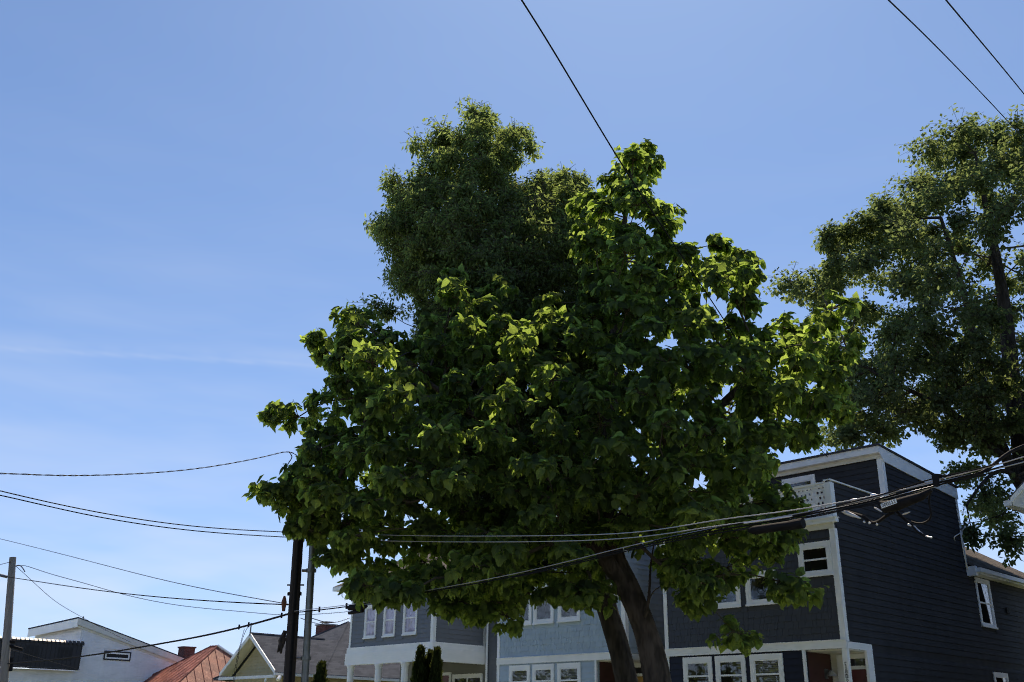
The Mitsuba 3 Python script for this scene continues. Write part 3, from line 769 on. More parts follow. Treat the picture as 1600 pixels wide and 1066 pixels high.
# ---------------------------------------------------------------- white modern house at the far left
def modern_house():
    t = thing('modern_house', 'white modern house with sloping shed roof and black ribbed balcony screen', 'house')
    u = -44.67
    sd, fr = Wall(u, 0.0, 'right'), Wall(u, 0.0, 'front')
    rt = lambda v: 6.42 - 0.272 * v
    wn = (1.40, 2.92, 4.76, 5.24)
    poly = Polygon([(-6.5, 0), (7.5, 0), (7.5, rt(7.5)), (0.0, rt(0.0)), (0.0, 4.1), (-6.5, 4.1)]).difference(sbox(wn[0] + .07, wn[2] + .07, wn[1] - .07, wn[3] - .07))
    b = put('side_wall', sd.to(prism(poly, -.1, 0.0)), 'mat_white_lap', t)
    lap(b, sd, 'mat_white_lap', -6.5, 7.4, 2.6, 4.1, .155, [], 4.8)
    lap(b, sd, 'mat_white_lap', 0.08, 7.4, 4.1, 6.42, .155, [wn], 4.8, top=rt)
    poly = Polygon([(-7.0, 4.1), (0.0, 4.1), (0.0, 6.42), (-7.0, 6.34)])
    b = put('front_wall', fr.to(prism(poly, -.1, 0.0)), 'mat_white_lap', t)
    lap(b, fr, 'mat_white_lap', -7.0, -0.02, 4.3, 6.34, .155, [], 4.8)
    put('fascia', [fr.to(prism([(-7.35, 6.20), (0.12, 6.36), (0.12, 6.80), (-7.35, 6.64)], 0.30, 0.34))], 'mat_white', t)
    put('rake_board', [sd.to(prism([(-.35, rt(-.35) + .33), (-.35, rt(-.35) - .03), (7.6, rt(7.6) - .03), (7.6, rt(7.6) + .33)], 0.10, 0.13))], 'mat_white_old', t)
    put('rake_trim', [sd.to(prism([(-.30, rt(-.30) - .04), (-.30, rt(-.30) - .14), (7.6, rt(7.6) - .14), (7.6, rt(7.6) - .04)], 0.02, 0.06))], 'mat_cream', t)
    put('roof', [slab([W(u + .14, -.36, rt(-.36) + .36), W(u + .14, 7.7, rt(7.7) + .36), W(u - 7.4, 7.7, rt(7.7) + .2), W(u - 7.4, -.36, rt(-.36) + .2)], .06)], 'mat_roof_grey', t)
    put('roof_vent', [tube([W(u - .1, .0, 6.75), W(u - .1, .0, 6.95)], .04, 8)], 'mat_metal', t)
    put('other_walls', [gbox(u - 7.1, u - 7.0, -6.4, 7.5, 0, 4.3), gbox(u - 7.0, u - .1, -6.5, -6.4, 0, 4.1), gbox(u - 7.0, u - .1, 7.4, 7.5, 0, 4.3)], 'mat_white_lap', t)
    # black ribbed screen along the balcony, over the side wall
    bx_ = put('balcony_screen', [sd.bx(-6.6, 0.02, .36, .40, 4.20, 5.52), sd.bx(-6.6, 0.02, .02, .36, 4.17, 4.199), sd.bx(-.02, .02, .02, .36, 4.2, 5.52)], 'mat_black_panel', t)
    for i in range(30):
        a = -6.5 + i * .222
        m = prism([(0.30, 5.40), (0.46, 5.40), (0.46, 5.50), (0.30, 5.62)], 0, .16)
        v = m.vertices.copy()
        m.vertices = np.stack([a + v[:, 1], v[:, 0], v[:, 2]], 1)
        put('rib', [sd.to(m), sd.bx(a + .05, a + .09, .40, .425, 4.2, 5.40)], 'mat_black_panel', bx_)
    put('base_rail', sd.bx(-6.6, .03, .36, .45, 4.13, 4.169), 'mat_black_panel', bx_)
    for a in (-2.9, -1.2):
        put('screen_window', sd.bx(a, a + .75, .401, .412, 4.6, 5.25), 'mat_dark', bx_)
    w = put('window', sd.to(prism(frame_poly(*wn, .075), -.01, .05)), 'mat_black_panel', t)
    put('sash', sd.to(prism(frame_poly(wn[0] + .075, wn[1] - .075, wn[2] + .075, wn[3] - .075, .075), 0.0, .045)), 'mat_white', w)
    put('interior', sd.to(roombox(wn[0] + .08, wn[1] - .08, wn[2] + .08, wn[3] - .08, .3)), 'mat_room', w)
    put('pane', sd.bx(wn[0] + .15, wn[1] - .15, .01, .013, wn[2] + .15, wn[3] - .15), 'mat_dark', w)
    return t


modern_house()

# a flat-roofed building behind the cottage
t = thing('flat_roof_building', 'long low building with pale parapet, behind the rusty-roofed house', 'building')
put('walls', gbox(-56, -36, 17.0, 26, 0, 6.55), 'mat_grey_lap', t)
put('parapet', [gbox(-56.1, -35.9, 16.9, 17.0, 6.1, 6.75), gbox(-36.0, -35.9, 17.0, 26, 6.1, 6.75)], 'mat_white_old', t)
put('roof_edge', gbox(-56.2, -35.8, 16.8, 26.1, 6.751, 6.83), 'mat_roof_grey', t)


# ---------------------------------------------------------------- the neighbour's eave at the right edge
def neighbour():
    t = thing('neighbour_house', 'corner of a white gabled house, only its boxed eave showing at the right edge', 'house')
    c = at(1578, 789, 24)
    q = np.linalg.inv(FR) @ np.append(c, 1)
    u, v, z = q[:3]
    put('walls', [gbox(u + .45, u + 6.4, v + .4, v + .5, 0, z + .3), gbox(u + .45, u + .55, v + .51, v + 11, 0, z + .05), gbox(u + 6.3, u + 6.4, v + .51, v + 11, 0, z + .05), gbox(u + .56, u + 6.29, v + 10.9, v + 11, 0, z + .05)], 'mat_white_lap', t)
    um, zp = u + 3.4, z + 3.1
    put('gable', quadmesh([W(u + .46, v + .42, z + .3), W(u + 6.39, v + .42, z + .3), W(um, v + .42, zp - .12)]), 'mat_white_lap', t)
    put('roof', [slab([W(u, v, z + .16), W(um, v, zp), W(um, v + 11.4, zp), W(u, v + 11.4, z + .16)], .06), slab([W(u + 6.8, v, z + .16), W(um, v, zp), W(um, v + 11.4, zp), W(u + 6.8, v + 11.4, z + .16)], .06)], 'mat_roof_grey', t)
    f = Wall(u, v, 'front')
    put('boxed_eave', f.to(prism([(0.06, -.02 + z), (0.62, -.26 + z), (0.95, -.26 + z), (0.95, .75 + z), (0.06, .10 + z)], -.40, 0.0)), 'mat_white_old', t)
    put('bargeboard', f.to(prism([(0.0, .0 + z), (0.05, .15 + z), (3.4, zp - .02), (3.4, zp - .2)], 0.001, .03)), 'mat_white', t)
    put('gutter', gbox(u - .12, u + .04, v - .02, v + 11.4, z - .02, z + .10), 'mat_gutter', t)
    put('eave_hook', tube(smooth_path([W(u + .75, v + .1, z - .26), W(u + .75, v + .1, z - .4), W(u + .82, v + .1, z - .46), W(u + .88, v + .1, z - .38)], 12), .02, 6), 'mat_metal', t)
    return c


NEIGH = neighbour()
#PART2
# ---------------------------------------------------------------- trees
def crown_points(outline, axis_dist, depth_max, n_try, spacing, pad, seed, shift=None, back=1.0, front=1.0, core=0.0, gaps=None):
    """Positions of leafy boughs through the crown's real volume: the crown's outline at its true distance, rounded out towards and away from the street."""
    r = np.random.default_rng(seed)
    poly = Polygon(outline).buffer(0)
    x0, y0, x1, y1 = poly.bounds
    px = r.uniform(x0, x1, n_try)
    py = r.uniform(y0, y1, n_try)
    ins = shapely.contains_xy(poly, px, py)
    px, py = px[ins], py[ins]
    d = shapely.distance(poly.exterior, shapely.points(px, py)) * axis_dist / FPX
    pad_i = pad * r.uniform(0.55, 1.0, len(d))
    ok = d > pad_i
    px, py, d = px[ok], py[ok], (d - pad_i)[ok]
    dd = np.minimum(d + 0.10, depth_max)
    half = np.sqrt(dd * (2 * depth_max - dd))
    s = r.uniform(-1, 1, len(d))
    s = np.sign(s) * np.abs(s) ** 0.6
    dep = s * half * np.where(s > 0, back, front)
    ok = (np.abs(s) > core) | (d < 0.9)
    px, py, dep, s = px[ok], py[ok], dep[ok], s[ok]
    base = axis_dist if shift is None else axis_dist + np.array([shift(x, y) for x, y in zip(px, py)])
    P = np.array([at(x, y, q) for x, y, q in zip(px, py, base + dep)])
    if gaps:      # open places between the boughs
        P = P[meshkit.fbm(P * gaps[0] + seed, 2, seed) > gaps[1]]
    keep = []
    cell = {}
    for i, p in enumerate(P):
        k = tuple((p // spacing).astype(int))
        if all(np.linalg.norm(P[j] - p) > spacing for a in (-1, 0, 1) for b in (-1, 0, 1) for c in (-1, 0, 1) for j in cell.get((k[0] + a, k[1] + b, k[2] + c), ())):
            cell.setdefault(k, []).append(i)
            keep.append(i)
    return P[keep]


def skeleton(trunks, targets, seed, from_frac=0.35, wiggle=0.12, lift=0.25):
    """Limbs that grow from the trunk to every target, sharing wood on the way. Returns node positions, parents, radii and chains."""
    r = np.random.default_rng(seed)
    pos, par, fixed, cost = [], [], [], []
    chains = []
    for path, rad, attach_from in trunks:
        prev = -1
        for i, (p, q) in enumerate(zip(path, rad)):
            pos.append(p); par.append(prev); fixed.append(q)
            cost.append(0.0 if i >= attach_from else 1e6)
            if prev >= 0 and i > attach_from:
                cost[-1] = cost[prev] + np.linalg.norm(np.asarray(p) - pos[prev]) * 0.25
            prev = len(pos) - 1
    pos = [np.asarray(p, float) for p in pos]
    start = len(pos)
    tree_pts = np.array(pos)
    order = np.argsort([np.min(np.linalg.norm(tree_pts - t, axis=1)) for t in targets])
    for ti in order:
        t = targets[ti]
        arr = np.array(pos)
        d = np.linalg.norm(arr - t, axis=1)
        steep = np.maximum(0, arr[:, 2] - t[2]) * 0.5      # limbs rather rise than drop
        c = d + 0.55 * np.array(cost) + steep
        j = int(np.argmin(c))
        a = pos[j]
        L = np.linalg.norm(t - a)
        n = max(2, int(L / 0.45))
        ctrl = (a + t) / 2 + np.array([0, 0, lift * L * 0.35]) + r.normal(0, wiggle, 3) * L * 0.5
        chain = [j]
        for k in range(1, n + 1):
            s = k / n
            p = (1 - s) ** 2 * a + 2 * s * (1 - s) * ctrl + s * s * t + (r.normal(0, 0.02, 3) if k < n else 0)
            pos.append(p); par.append(chain[-1]); fixed.append(0.0)
            cost.append(cost[chain[-1]] + L / n)
            chain.append(len(pos) - 1)
        chains.append(chain)
    load = np.zeros(len(pos))
    for ch in chains:
        load[ch[-1]] += 1
    for i in range(len(pos) - 1, -1, -1):
        if par[i] >= 0:
            load[par[i]] += load[i]
    return np.array(pos), np.array(par), load, np.array(fixed), chains


def leaf_template(kind):
    if kind == 'broad':          # heart-shaped, pointed, folded along the midrib and drooping
        mid = [(0.0, 0.0, 0.0), (0.30, 0, 0.03), (0.62, 0, -0.01), (1.0, 0, -0.16)]
        side = [(-0.09, 0.20, -0.02), (0.06, 0.40, -0.09), (0.30, 0.44, -0.10), (0.55, 0.33, -0.11), (0.80, 0.14, -0.13)]
        v = mid + side + [(x, -y, z) for x, y, z in side]
        f = []
        for o, sgn in ((4, 1), (9, -1)):
            q = [(0, o, o + 1), (0, o + 1, 1), (1, o + 1, o + 2), (1, o + 2, o + 3), (1, o + 3, 2), (2, o + 3, o + 4), (2, o + 4, 3)]
            f += q if sgn > 0 else [(a, c, b) for a, b, c in q]
        v = np.array(v, float)
    elif kind == 'lance':
        v = np.array([(0, 0, 0), (0.45, 0.21, -0.06), (0.45, -0.21, -0.06), (1, 0, -0.14), (0.45, 0, 0.02)], float)
        f = [(0, 1, 4), (0, 4, 2), (4, 1, 3), (4, 3, 2)]
    else:
        v = np.array([(0, 0, 0), (0.5, 0.36, -0.05), (0.5, -0.36, -0.05), (1, 0, -0.10)], float)
        f = [(0, 1, 3), (0, 3, 2)]
    uvy = np.abs(v[:, 1]) / 0.44
    return v, np.array(f), uvy


def leaf_frames(tips, dirs, sizes_fn, per, spread, droop, seed, along=0.0, twig_len=None, up=1.0):
    """Leaves set round each twig end: positions, axes, normals and sizes."""
    r = np.random.default_rng(seed)
    n = len(tips)
    cnt = r.integers(per[0], per[1] + 1, n)
    idx = np.repeat(np.arange(n), cnt)
    N = len(idx)
    d = dirs[idx]
    ref = np.where(np.abs(d[:, 2:3]) < 0.9, np.array([[0, 0, 1.0]]), np.array([[1.0, 0, 0]]))
    x = np.cross(d, ref); x /= np.linalg.norm(x, axis=1, keepdims=True)
    y = np.cross(d, x)
    k = np.concatenate([np.arange(c) for c in cnt])
    phi = k * 2.399 + np.repeat(r.uniform(0, 6.28, n), cnt) + r.normal(0, .35, N)
    out = np.cos(phi)[:, None] * x + np.sin(phi)[:, None] * y
    back = np.zeros(N) if twig_len is None else -twig_len[idx] * along * r.uniform(0, 1, N)
    pet = sizes_fn(N, r)
    ax = out * r.uniform(0.75, 1.1, N)[:, None] + d * r.uniform(0.1, 0.7, N)[:, None] * spread
    ax[:, 2] -= droop[0] + (droop[1] - droop[0]) * r.uniform(0, 1, N)
    ax /= np.linalg.norm(ax, axis=1, keepdims=True)
    pos = tips[idx] + d * back[:, None] + out * (pet * 0.32)[:, None]
    nr = np.array([0, 0, up]) + 0.35 * d + r.normal(0, 0.30, (N, 3))
    nr -= ax * (nr * ax).sum(1, keepdims=True)
    nr /= np.linalg.norm(nr, axis=1, keepdims=True)
    return pos, ax, nr, pet, idx


def leaf_mesh(kind, pos, ax, nr, size, seed, width=1.0, tone=None):
    r = np.random.default_rng(seed)
    v, f, uvy = leaf_template(kind)
    side = np.cross(nr, ax)
    w = r.uniform(0.85, 1.12, len(pos)) * width
    R = np.stack([ax, side * w[:, None], nr * r.uniform(0.5, 1.9, len(pos))[:, None]], 1)      # rows: where template x, y, z go
    v = v[None] + r.normal(0, 0.035, (len(pos),) + v.shape) * (np.abs(v[:, :1]) > 0.02)[None]
    V = pos[:, None, :] + size[:, None, None] * np.einsum('nvk,nkj->nvj', v, R)
    F = f[None] + (np.arange(len(pos)) * v.shape[1])[:, None, None]
    tn = r.uniform(0, 1, len(pos)) if tone is None else tone
    uv = np.stack([np.repeat(tn, v.shape[1]), np.tile(uvy, len(pos))], 1)
    return trimesh.Trimesh(V.reshape(-1, 3), F.reshape(-1, 3), process=False), uv


def path_px(pts, n=40):
    return smooth_path([at(x, y, d) for x, y, d in pts], n)


def catenate_tubes(pos, par, rad, chains, sides_small=4):
    big, small = [], []
    for ch in chains:
        p, q = pos[ch], rad[ch].copy()
        q[0] = min(q[0], q[1] * 1.25)
        s = 8 if q[1] > 0.04 else (5 if q[1] > 0.015 else 3)
        m = tube(p, q, s, cap=False)
        (big if q[1] > 0.035 else small).append((q[1], m))
    return big, small


def make_tree(name, label, trunks, clusters, bark_mat, leaf_mat, kind, cluster_r, twigs, per, size_fn, droop, seed, leafparts=0, spread=0.5, width=1.0, along=0.0, axis=None, rad_k=0.0125, group=None, up=1.0, min_keep=0.0, lift=0.25, loose=False):
    t = thing(name, label, 'tree', group)
    r = np.random.default_rng(seed)
    pos, par, load, fixed, chains = skeleton(trunks, clusters, seed, lift=lift)
    rad = np.maximum(fixed, rad_k * np.sqrt(np.maximum(load, 0.6)))
    for k, (path, q, af) in enumerate(trunks):
        n = len(path)
        m = tube(path, q, 20, cap=False)
        nv = m.vertices.copy()
        c = np.repeat(np.asarray(path), 20, axis=0)
        bumpy = 1 + 0.16 * (meshkit.fbm(nv * np.array([3.0, 3.0, 1.2]) + 7 * k, 4, 2) - 0.5) * 2
        m.vertices = c + (nv - c) * bumpy[:, None]
        put('trunk', m, bark_mat, t, smooth=True)
    big, small = catenate_tubes(pos, par, rad, chains)
    big.sort(key=lambda b: -b[0])
    for _, m in big[:60]:
        put('limb', m, bark_mat, t, smooth=True)
    # twigs: a spray of shoots round each bough end
    cen = np.array([pos[ch[-1]] for ch in chains])
    if axis is None:
        axis = np.mean(cen, axis=0)
    outw = cen - (np.array(axis) if np.ndim(axis) == 1 else np.array([axis[0], axis[1], 0]))
    outw /= np.linalg.norm(outw, axis=1, keepdims=True) + 1e-9
    nt = r.integers(twigs[0], twigs[1] + 1, len(cen))
    ci = np.repeat(np.arange(len(cen)), nt)
    d = r.normal(0, 1, (len(ci), 3))
    d /= np.linalg.norm(d, axis=1, keepdims=True)
    d = d + 0.55 * outw[ci] + np.array([0, 0, 0.42])
    d /= np.linalg.norm(d, axis=1, keepdims=True)
    crx = cluster_r * r.uniform(0.7, 1.25, len(cen))
    ln = crx[ci] * r.uniform(0.35, 1.0, len(ci)) ** 0.7
    if loose:
        stretch = r.uniform(0.65, 1.25, (len(cen), 3)) * np.array([1, 1, 0.72])
        offs = r.normal(0, 0.60, (len(ci), 3))
        offs /= np.maximum(1, np.linalg.norm(offs, axis=1, keepdims=True) / 0.95)
        offs *= stretch[ci] * crx[ci][:, None]
        d = d * 0.6 + offs / (np.linalg.norm(offs, axis=1, keepdims=True) + 1e-9)
        d /= np.linalg.norm(d, axis=1, keepdims=True)
        ln = np.linalg.norm(offs, axis=1) + 0.1
        tips = cen[ci] + offs
    else:
        tips = cen[ci] + d * ln[:, None] * np.array([1.08, 1.08, 0.66])
    tw = [tube([cen[ci[i]], cen[ci[i]] + (tips[i] - cen[ci[i]]) * 0.55 + np.array([0, 0, 0.05 * ln[i]]), tips[i]], [0.008, 0.006, 0.004], 3, cap=False) for i in range(0, len(ci))]
    put('twigs', [m for _, m in small] + [m for _, m in big[60:]] + tw, 'mat_twig', t, kind='stuff')
    P, AX, NR, SZ, _ = leaf_frames(tips, d, size_fn, per, spread, droop, seed + 1, along, ln, up)
    px, py = project(P)
    seen = (px > -250) & (px < 1850) & (py > -200) & (py < 1500)
    P, AX, NR, SZ = P[seen], AX[seen], NR[seen], SZ[seen]
    tone = np.clip(r.normal(0.5, 0.26, len(P)), 0, 1)
    if leafparts:
        near = np.linalg.norm(P - EYE, axis=1) / SZ
        pick = np.argsort(near)[: leafparts * 4]
        pick = r.permutation(pick)[:leafparts]
        rest = np.setdiff1d(np.arange(len(P)), pick)
        v, f, uvy = leaf_template(kind)
        variants = []
        for q in range(4):
            variants.append(mikit.ply(trimesh.Trimesh(v * np.array([1, [0.9, 1.0, 1.06, 0.95][q] * width, [0.8, 1.2, 1.6, 1.0][q]]), f, process=False), leaf_mat, smooth=True, uv=np.stack([np.full(len(v), [0.2, 0.45, 0.6, 0.85][q]), uvy], 1)))
        for i in pick:
            M = np.eye(4)
            M[:3, 0], M[:3, 1], M[:3, 2], M[:3, 3] = AX[i] * SZ[i], np.cross(NR[i], AX[i]) * SZ[i], NR[i] * SZ[i], P[i]
            key = numbered(f'{t}__crown__leaf')
            scene[key] = {**variants[int(r.integers(0, 4))], 'to_world': T(M.tolist())}
    else:
        rest = np.arange(len(P))
    m, uv = leaf_mesh(kind, P[rest], AX[rest], NR[rest], SZ[rest], seed + 2, width, tone[rest])
    put('crown', m, leaf_mat, t, uv=uv, smooth=True, kind='stuff')
    print(name, 'clusters', len(cen), 'leaves', len(P), 'tris', len(m.faces))
    return t


def to_ground(p, q, extra=0.0):
    """The foot of a trunk: carry the line p->q on to the ground."""
    p, q = np.asarray(p), np.asarray(q)
    d = p - q
    s = (p[2] + 0.1) / max(-d[2], 1e-6)
    g = p + d * s
    g[:2] = p[:2] + (g[:2] - p[:2]) * 0.45
    return g


# --- the large-leaved tree in front
ca_outline = [(990, 214), (1018, 226), (1046, 250), (1050, 285), (1076, 320), (1066, 352), (1090, 384), (1112, 362), (1136, 384), (1164, 378), (1192, 410), (1214, 440), (1206, 474), (1180, 492),
              (1168, 506), (1200, 512), (1208, 482), (1246, 474), (1304, 462), (1332, 492), (1340, 540), (1318, 604), (1334, 646), (1296, 690), (1240, 712), (1232, 740), (1232, 790), (1234, 846), (1226, 872),
              (1262, 916), (1250, 936), (1214, 920), (1196, 878), (1164, 886), (1140, 930), (1082, 968), (1046, 930), (1012, 880), (962, 862), (952, 930), (930, 958), (896, 972), (868, 948), (838, 958), (800, 1000), (770, 964),
              (736, 980), (700, 958), (684, 940), (660, 962), (630, 944), (596, 962), (556, 940), (534, 896), (516, 856), (484, 846), (456, 800), (428, 800), (396, 782), (400, 758), (440, 750), (462, 706), (492, 672), (456, 660), (408, 660),
              (404, 632), (440, 622), (478, 640), (494, 604), (474, 552), (482, 526), (510, 508), (554, 476), (606, 472), (640, 500), (668, 500), (680, 440), (716, 418), (760, 446), (790, 436), (838, 470), (876, 462), (906, 448), (890, 400), (876, 330), (902, 296), (940, 268), (960, 232)]


def ca_shift(x, y):
    return 0.0022 * max(0, 900 - x) - 0.0010 * (x - 900 if x > 900 else 0)


ca_cl = crown_points(ca_outline, 18.0, 3.7, 36000, 0.66, 0.44, 11, ca_shift, core=0.36, gaps=(0.8, 0.30))
# the crown has been cut back where the cables pass: nothing low stands street-side of them
_q = (ca_cl - K0)
_x, _y = project(ca_cl)
ca_cl = ca_cl[~((_y > 790) & (_x > 560) & (_q @ E2 < -10.75))]
extra = [(474, 790, 18.9), (492, 770, 18.8), (474, 740, 18.9), (494, 716, 18.8), (500, 830, 18.7), (530, 870, 18.6), (520, 800, 18.8), (434, 646, 18.8), (466, 652, 18.8), (428, 768, 18.8), (456, 768, 18.8), (480, 826, 18.6), (1244, 920, 17.2), (1218, 908, 17.2), (1146, 988, 17.4), (572, 915, 16.6), (612, 920, 16.4), (640, 925, 16.4), (705, 935, 17.9), (740, 948, 17.8), (790, 962, 17.6), (880, 925, 17.2), (925, 930, 17.2), (905, 915, 17.2), (1092, 930, 17.4), (1224, 790, 17.2), (1228, 834, 17.2), (1000, 240, 17.8), (1120, 382, 17.7), (715, 436, 18.0), (785, 452, 18.0), (862, 474, 17.9), (1300, 482, 17.6), (500, 530, 18.8), (560, 494, 18.6)]
ca_cl = np.vstack([ca_cl, [at(*e) for e in extra]])
tp = [(1027, 1066, 17.9), (1013, 1000, 17.9), (995, 950, 17.9), (964, 885, 17.95), (950, 830, 18.0), (948, 760, 18.05), (952, 680, 18.1), (957, 600, 18.1), (960, 520, 18.1), (966, 420, 18.1), (980, 320, 18.0), (990, 250, 18.0)]
p0 = at(*tp[0])
foot = to_ground(p0, at(*tp[1]))
path = smooth_path([foot] + [at(*q) for q in tp], 48)
sr = np.linspace(0, 1, 48)
rad = np.interp(sr, [0, .12, .22, .40, .50, .70, 1.0], [.34, .235, .22, .20, .16, .095, .025])
fork_p = smooth_path([at(975, 915, 17.9), at(930, 850, 17.6), at(880, 770, 17.8), at(800, 690, 17.9), at(700, 620, 18.1), at(620, 560, 18.3)], 30)
fork_q = smooth_path([at(956, 850, 18.0), at(1000, 770, 17.9), at(1060, 700, 17.8), at(1130, 630, 17.6), at(1210, 560, 17.5), at(1280, 520, 17.5)], 30)
make_tree('broadleaf_tree', 'large tree with big heart-shaped leaves in front of the light blue house, foremost of all', [(path, rad, 20), (fork_p, np.linspace(.15, .03, 30), 6), (fork_q, np.linspace(.13, .03, 30), 6)], ca_cl, 'mat_bark', 'mat_leaf_broad', 'broad',
          0.50, (13, 17), (6, 9), lambda n, r: 0.085 + 0.135 * r.beta(1.6, 1.8, n), (0.35, 1.45), 21, leafparts=298, spread=0.6, along=0.35, axis=path[34], rad_k=0.0105)

put('shoot', [tube(smooth_path([at(1006, 968, 17.75), at(1012, 945, 17.6), at(1015, 915, 17.6), at(1017, 880, 17.6), at(1022, 850, 17.6)], 16), np.linspace(.035, .012, 16), 7), tube(smooth_path([at(1012, 944, 17.6), at(1020, 926, 17.55), at(1034, 915, 17.5)], 10), np.linspace(.018, .006, 10), 6)], 'mat_bark', 'broadleaf_tree')

# --- the fine-leaved tree behind it
bk_outline = [(735, 150), (762, 156), (790, 184), (822, 190), (834, 240), (816, 272), (846, 264), (884, 250), (916, 278), (964, 330), (980, 480), (960, 640), (910, 780), (850, 900), (790, 936), (735, 910), (712, 850), (690, 800), (640, 640), (640, 520),
              (622, 478), (604, 430), (576, 384), (568, 342), (598, 318), (592, 268), (620, 276), (648, 250), (658, 214), (688, 192), (716, 192)]
bk_cl = crown_points(bk_outline, 21.4, 2.8, 40000, 0.54, 0.46, 17, core=0.15, gaps=(0.9, 0.22))
bk_cl = np.vstack([bk_cl, [at(x, y, 21.2) for x, y in ((737, 172), (750, 184), (612, 284), (618, 304), (600, 350), (845, 285), (880, 275), (830, 300), (812, 205), (828, 225), (905, 280), (590, 476), (604, 488), (690, 205), (655, 225))]])
tp = [(980, 1066, 19.9), (962, 995, 19.95), (938, 920, 20.0), (908, 830, 20.1), (880, 720, 20.3), (850, 600, 20.6), (820, 490, 20.9), (792, 390, 21.1), (766, 290, 21.2), (744, 200, 21.2)]
foot = to_ground(at(*tp[0]), at(*tp[1]))
bpath = smooth_path([foot] + [at(*q) for q in tp], 48)
brad = np.interp(sr, [0, .12, .22, .45, .6, .8, 1.0], [.32, .215, .21, .18, .14, .08, .02])
make_tree('fine_leaved_tree', 'tall tree with small narrow leaves rising behind the large-leaved tree, left of its top', [(bpath, brad, 18)], bk_cl, 'mat_bark_dark', 'mat_leaf_small', 'lance',
          0.55, (24, 32), (11, 16), lambda n, r: r.uniform(0.085, 0.15, n), (0.0, 1.0), 31, spread=0.7, along=0.9, axis=bpath[36], rad_k=0.008, loose=True)

# --- the big tree behind the navy house
rt_outline = [(1488, 182), (1532, 176), (1585, 186), (1660, 190), (1780, 300), (1850, 450), (1850, 640), (1740, 740), (1640, 745), (1600, 690), (1566, 706), (1530, 726), (1556, 756), (1592, 820), (1597, 852), (1566, 858), (1556, 826), (1532, 850), (1508, 842),
              (1490, 790), (1470, 745), (1480, 716), (1440, 692), (1404, 694), (1400, 716), (1330, 716), (1270, 712), (1284, 660), (1300, 600), (1290, 520), (1240, 486), (1222, 446), (1240, 418), (1272, 416), (1276, 372), (1308, 332), (1344, 330), (1366, 290), (1418, 264), (1440, 250), (1438, 216)]
rt_cl = crown_points(rt_outline, 32.5, 5.4, 42000, 1.0, 0.62, 23, front=0.8, core=0.58, gaps=(0.42, 0.455))
rt_cl = np.vstack([rt_cl, [at(x, y, 31.0) for x, y in ((1500, 200), (1450, 225), (1350, 345), (1290, 370), (1235, 440), (1580, 845), (1545, 770), (1520, 835), (1590, 200))]])
tp = [(1660, 1000, 33), (1640, 860, 33), (1612, 760, 33), (1596, 690, 32.9), (1582, 600, 32.8), (1572, 500, 32.7), (1558, 410, 32.6), (1540, 320, 32.5), (1524, 240, 32.5)]
foot = to_ground(at(*tp[0]), at(*tp[1]))
rpath = smooth_path([foot] + [at(*q) for q in tp], 48)
rrad = np.interp(sr, [0, .15, .35, .5, .7, .85, 1.0], [.70, .46, .37, .28, .20, .12, .04])
l1 = smooth_path([at(1625, 800, 33), at(1580, 730, 32.4), at(1540, 620, 32), at(1520, 520, 31.8), at(1498, 430, 31.6), at(1470, 340, 31.5)], 26)
l2 = smooth_path([at(1600, 740, 33), at(1540, 690, 31.6), at(1480, 640, 30.8), at(1400, 600, 30.4), at(1330, 560, 30.2)], 26)
l3 = smooth_path([at(1620, 790, 33), at(1580, 740, 31.5), at(1545, 745, 30.6), at(1510, 790, 30.2)], 20)
make_tree('shade_tree', 'very tall spreading tree with small leaves behind the navy house, at the right edge', [(rpath, rrad, 22), (l1, np.linspace(.20, .05, 26), 4), (l2, np.linspace(.13, .04, 26), 4), (l3, np.linspace(.10, .03, 20), 4)], rt_cl, 'mat_bark_dark', 'mat_leaf_far', 'oval',
          0.90, (26, 36), (12, 17), lambda n, r: r.uniform(0.11, 0.19, n), (0.0, 0.9), 41, spread=0.7, along=0.8, axis=rpath[34], rad_k=0.012, loose=True)


# ---------------------------------------------------------------- the belt of trees across the street, behind the camera (seen only mirrored in the windows)
_r = np.random.default_rng(77)
_c = np.stack([_r.uniform(-70, 60, 420), _r.uniform(-46, -36, 420), _r.uniform(1.5, 10.5, 420)], 1)
_c = _c[meshkit.fbm(_c * np.array([.16, .1, .12]) + 4, 2, 4) > .40]
_i = np.repeat(np.arange(len(_c)), 60)
_p = _c[_i] + _r.normal(0, 1.0, (len(_i), 3)) * [1.2, 1.2, .9]
_p = np.array([K0 + E1 * a + E2 * b + np.array([0, 0, max(c, .3)]) for a, b, c in _p])
_a = _r.normal(0, 1, _p.shape); _a /= np.linalg.norm(_a, axis=1, keepdims=True)
_n = _r.normal(0, .5, _p.shape) + [0, 0, 1.0]; _n -= _a * (_n * _a).sum(1, keepdims=True); _n /= np.linalg.norm(_n, axis=1, keepdims=True)
_m, _uv = leaf_mesh('oval', _p, _a, _n, _r.uniform(.4, .8, len(_p)), 5)
_k = put('tree_belt', _m, 'mat_leaf_far', uv=_uv, kind='stuff', label='belt of leafy trees across the street, mirrored in the house windows', category='trees')

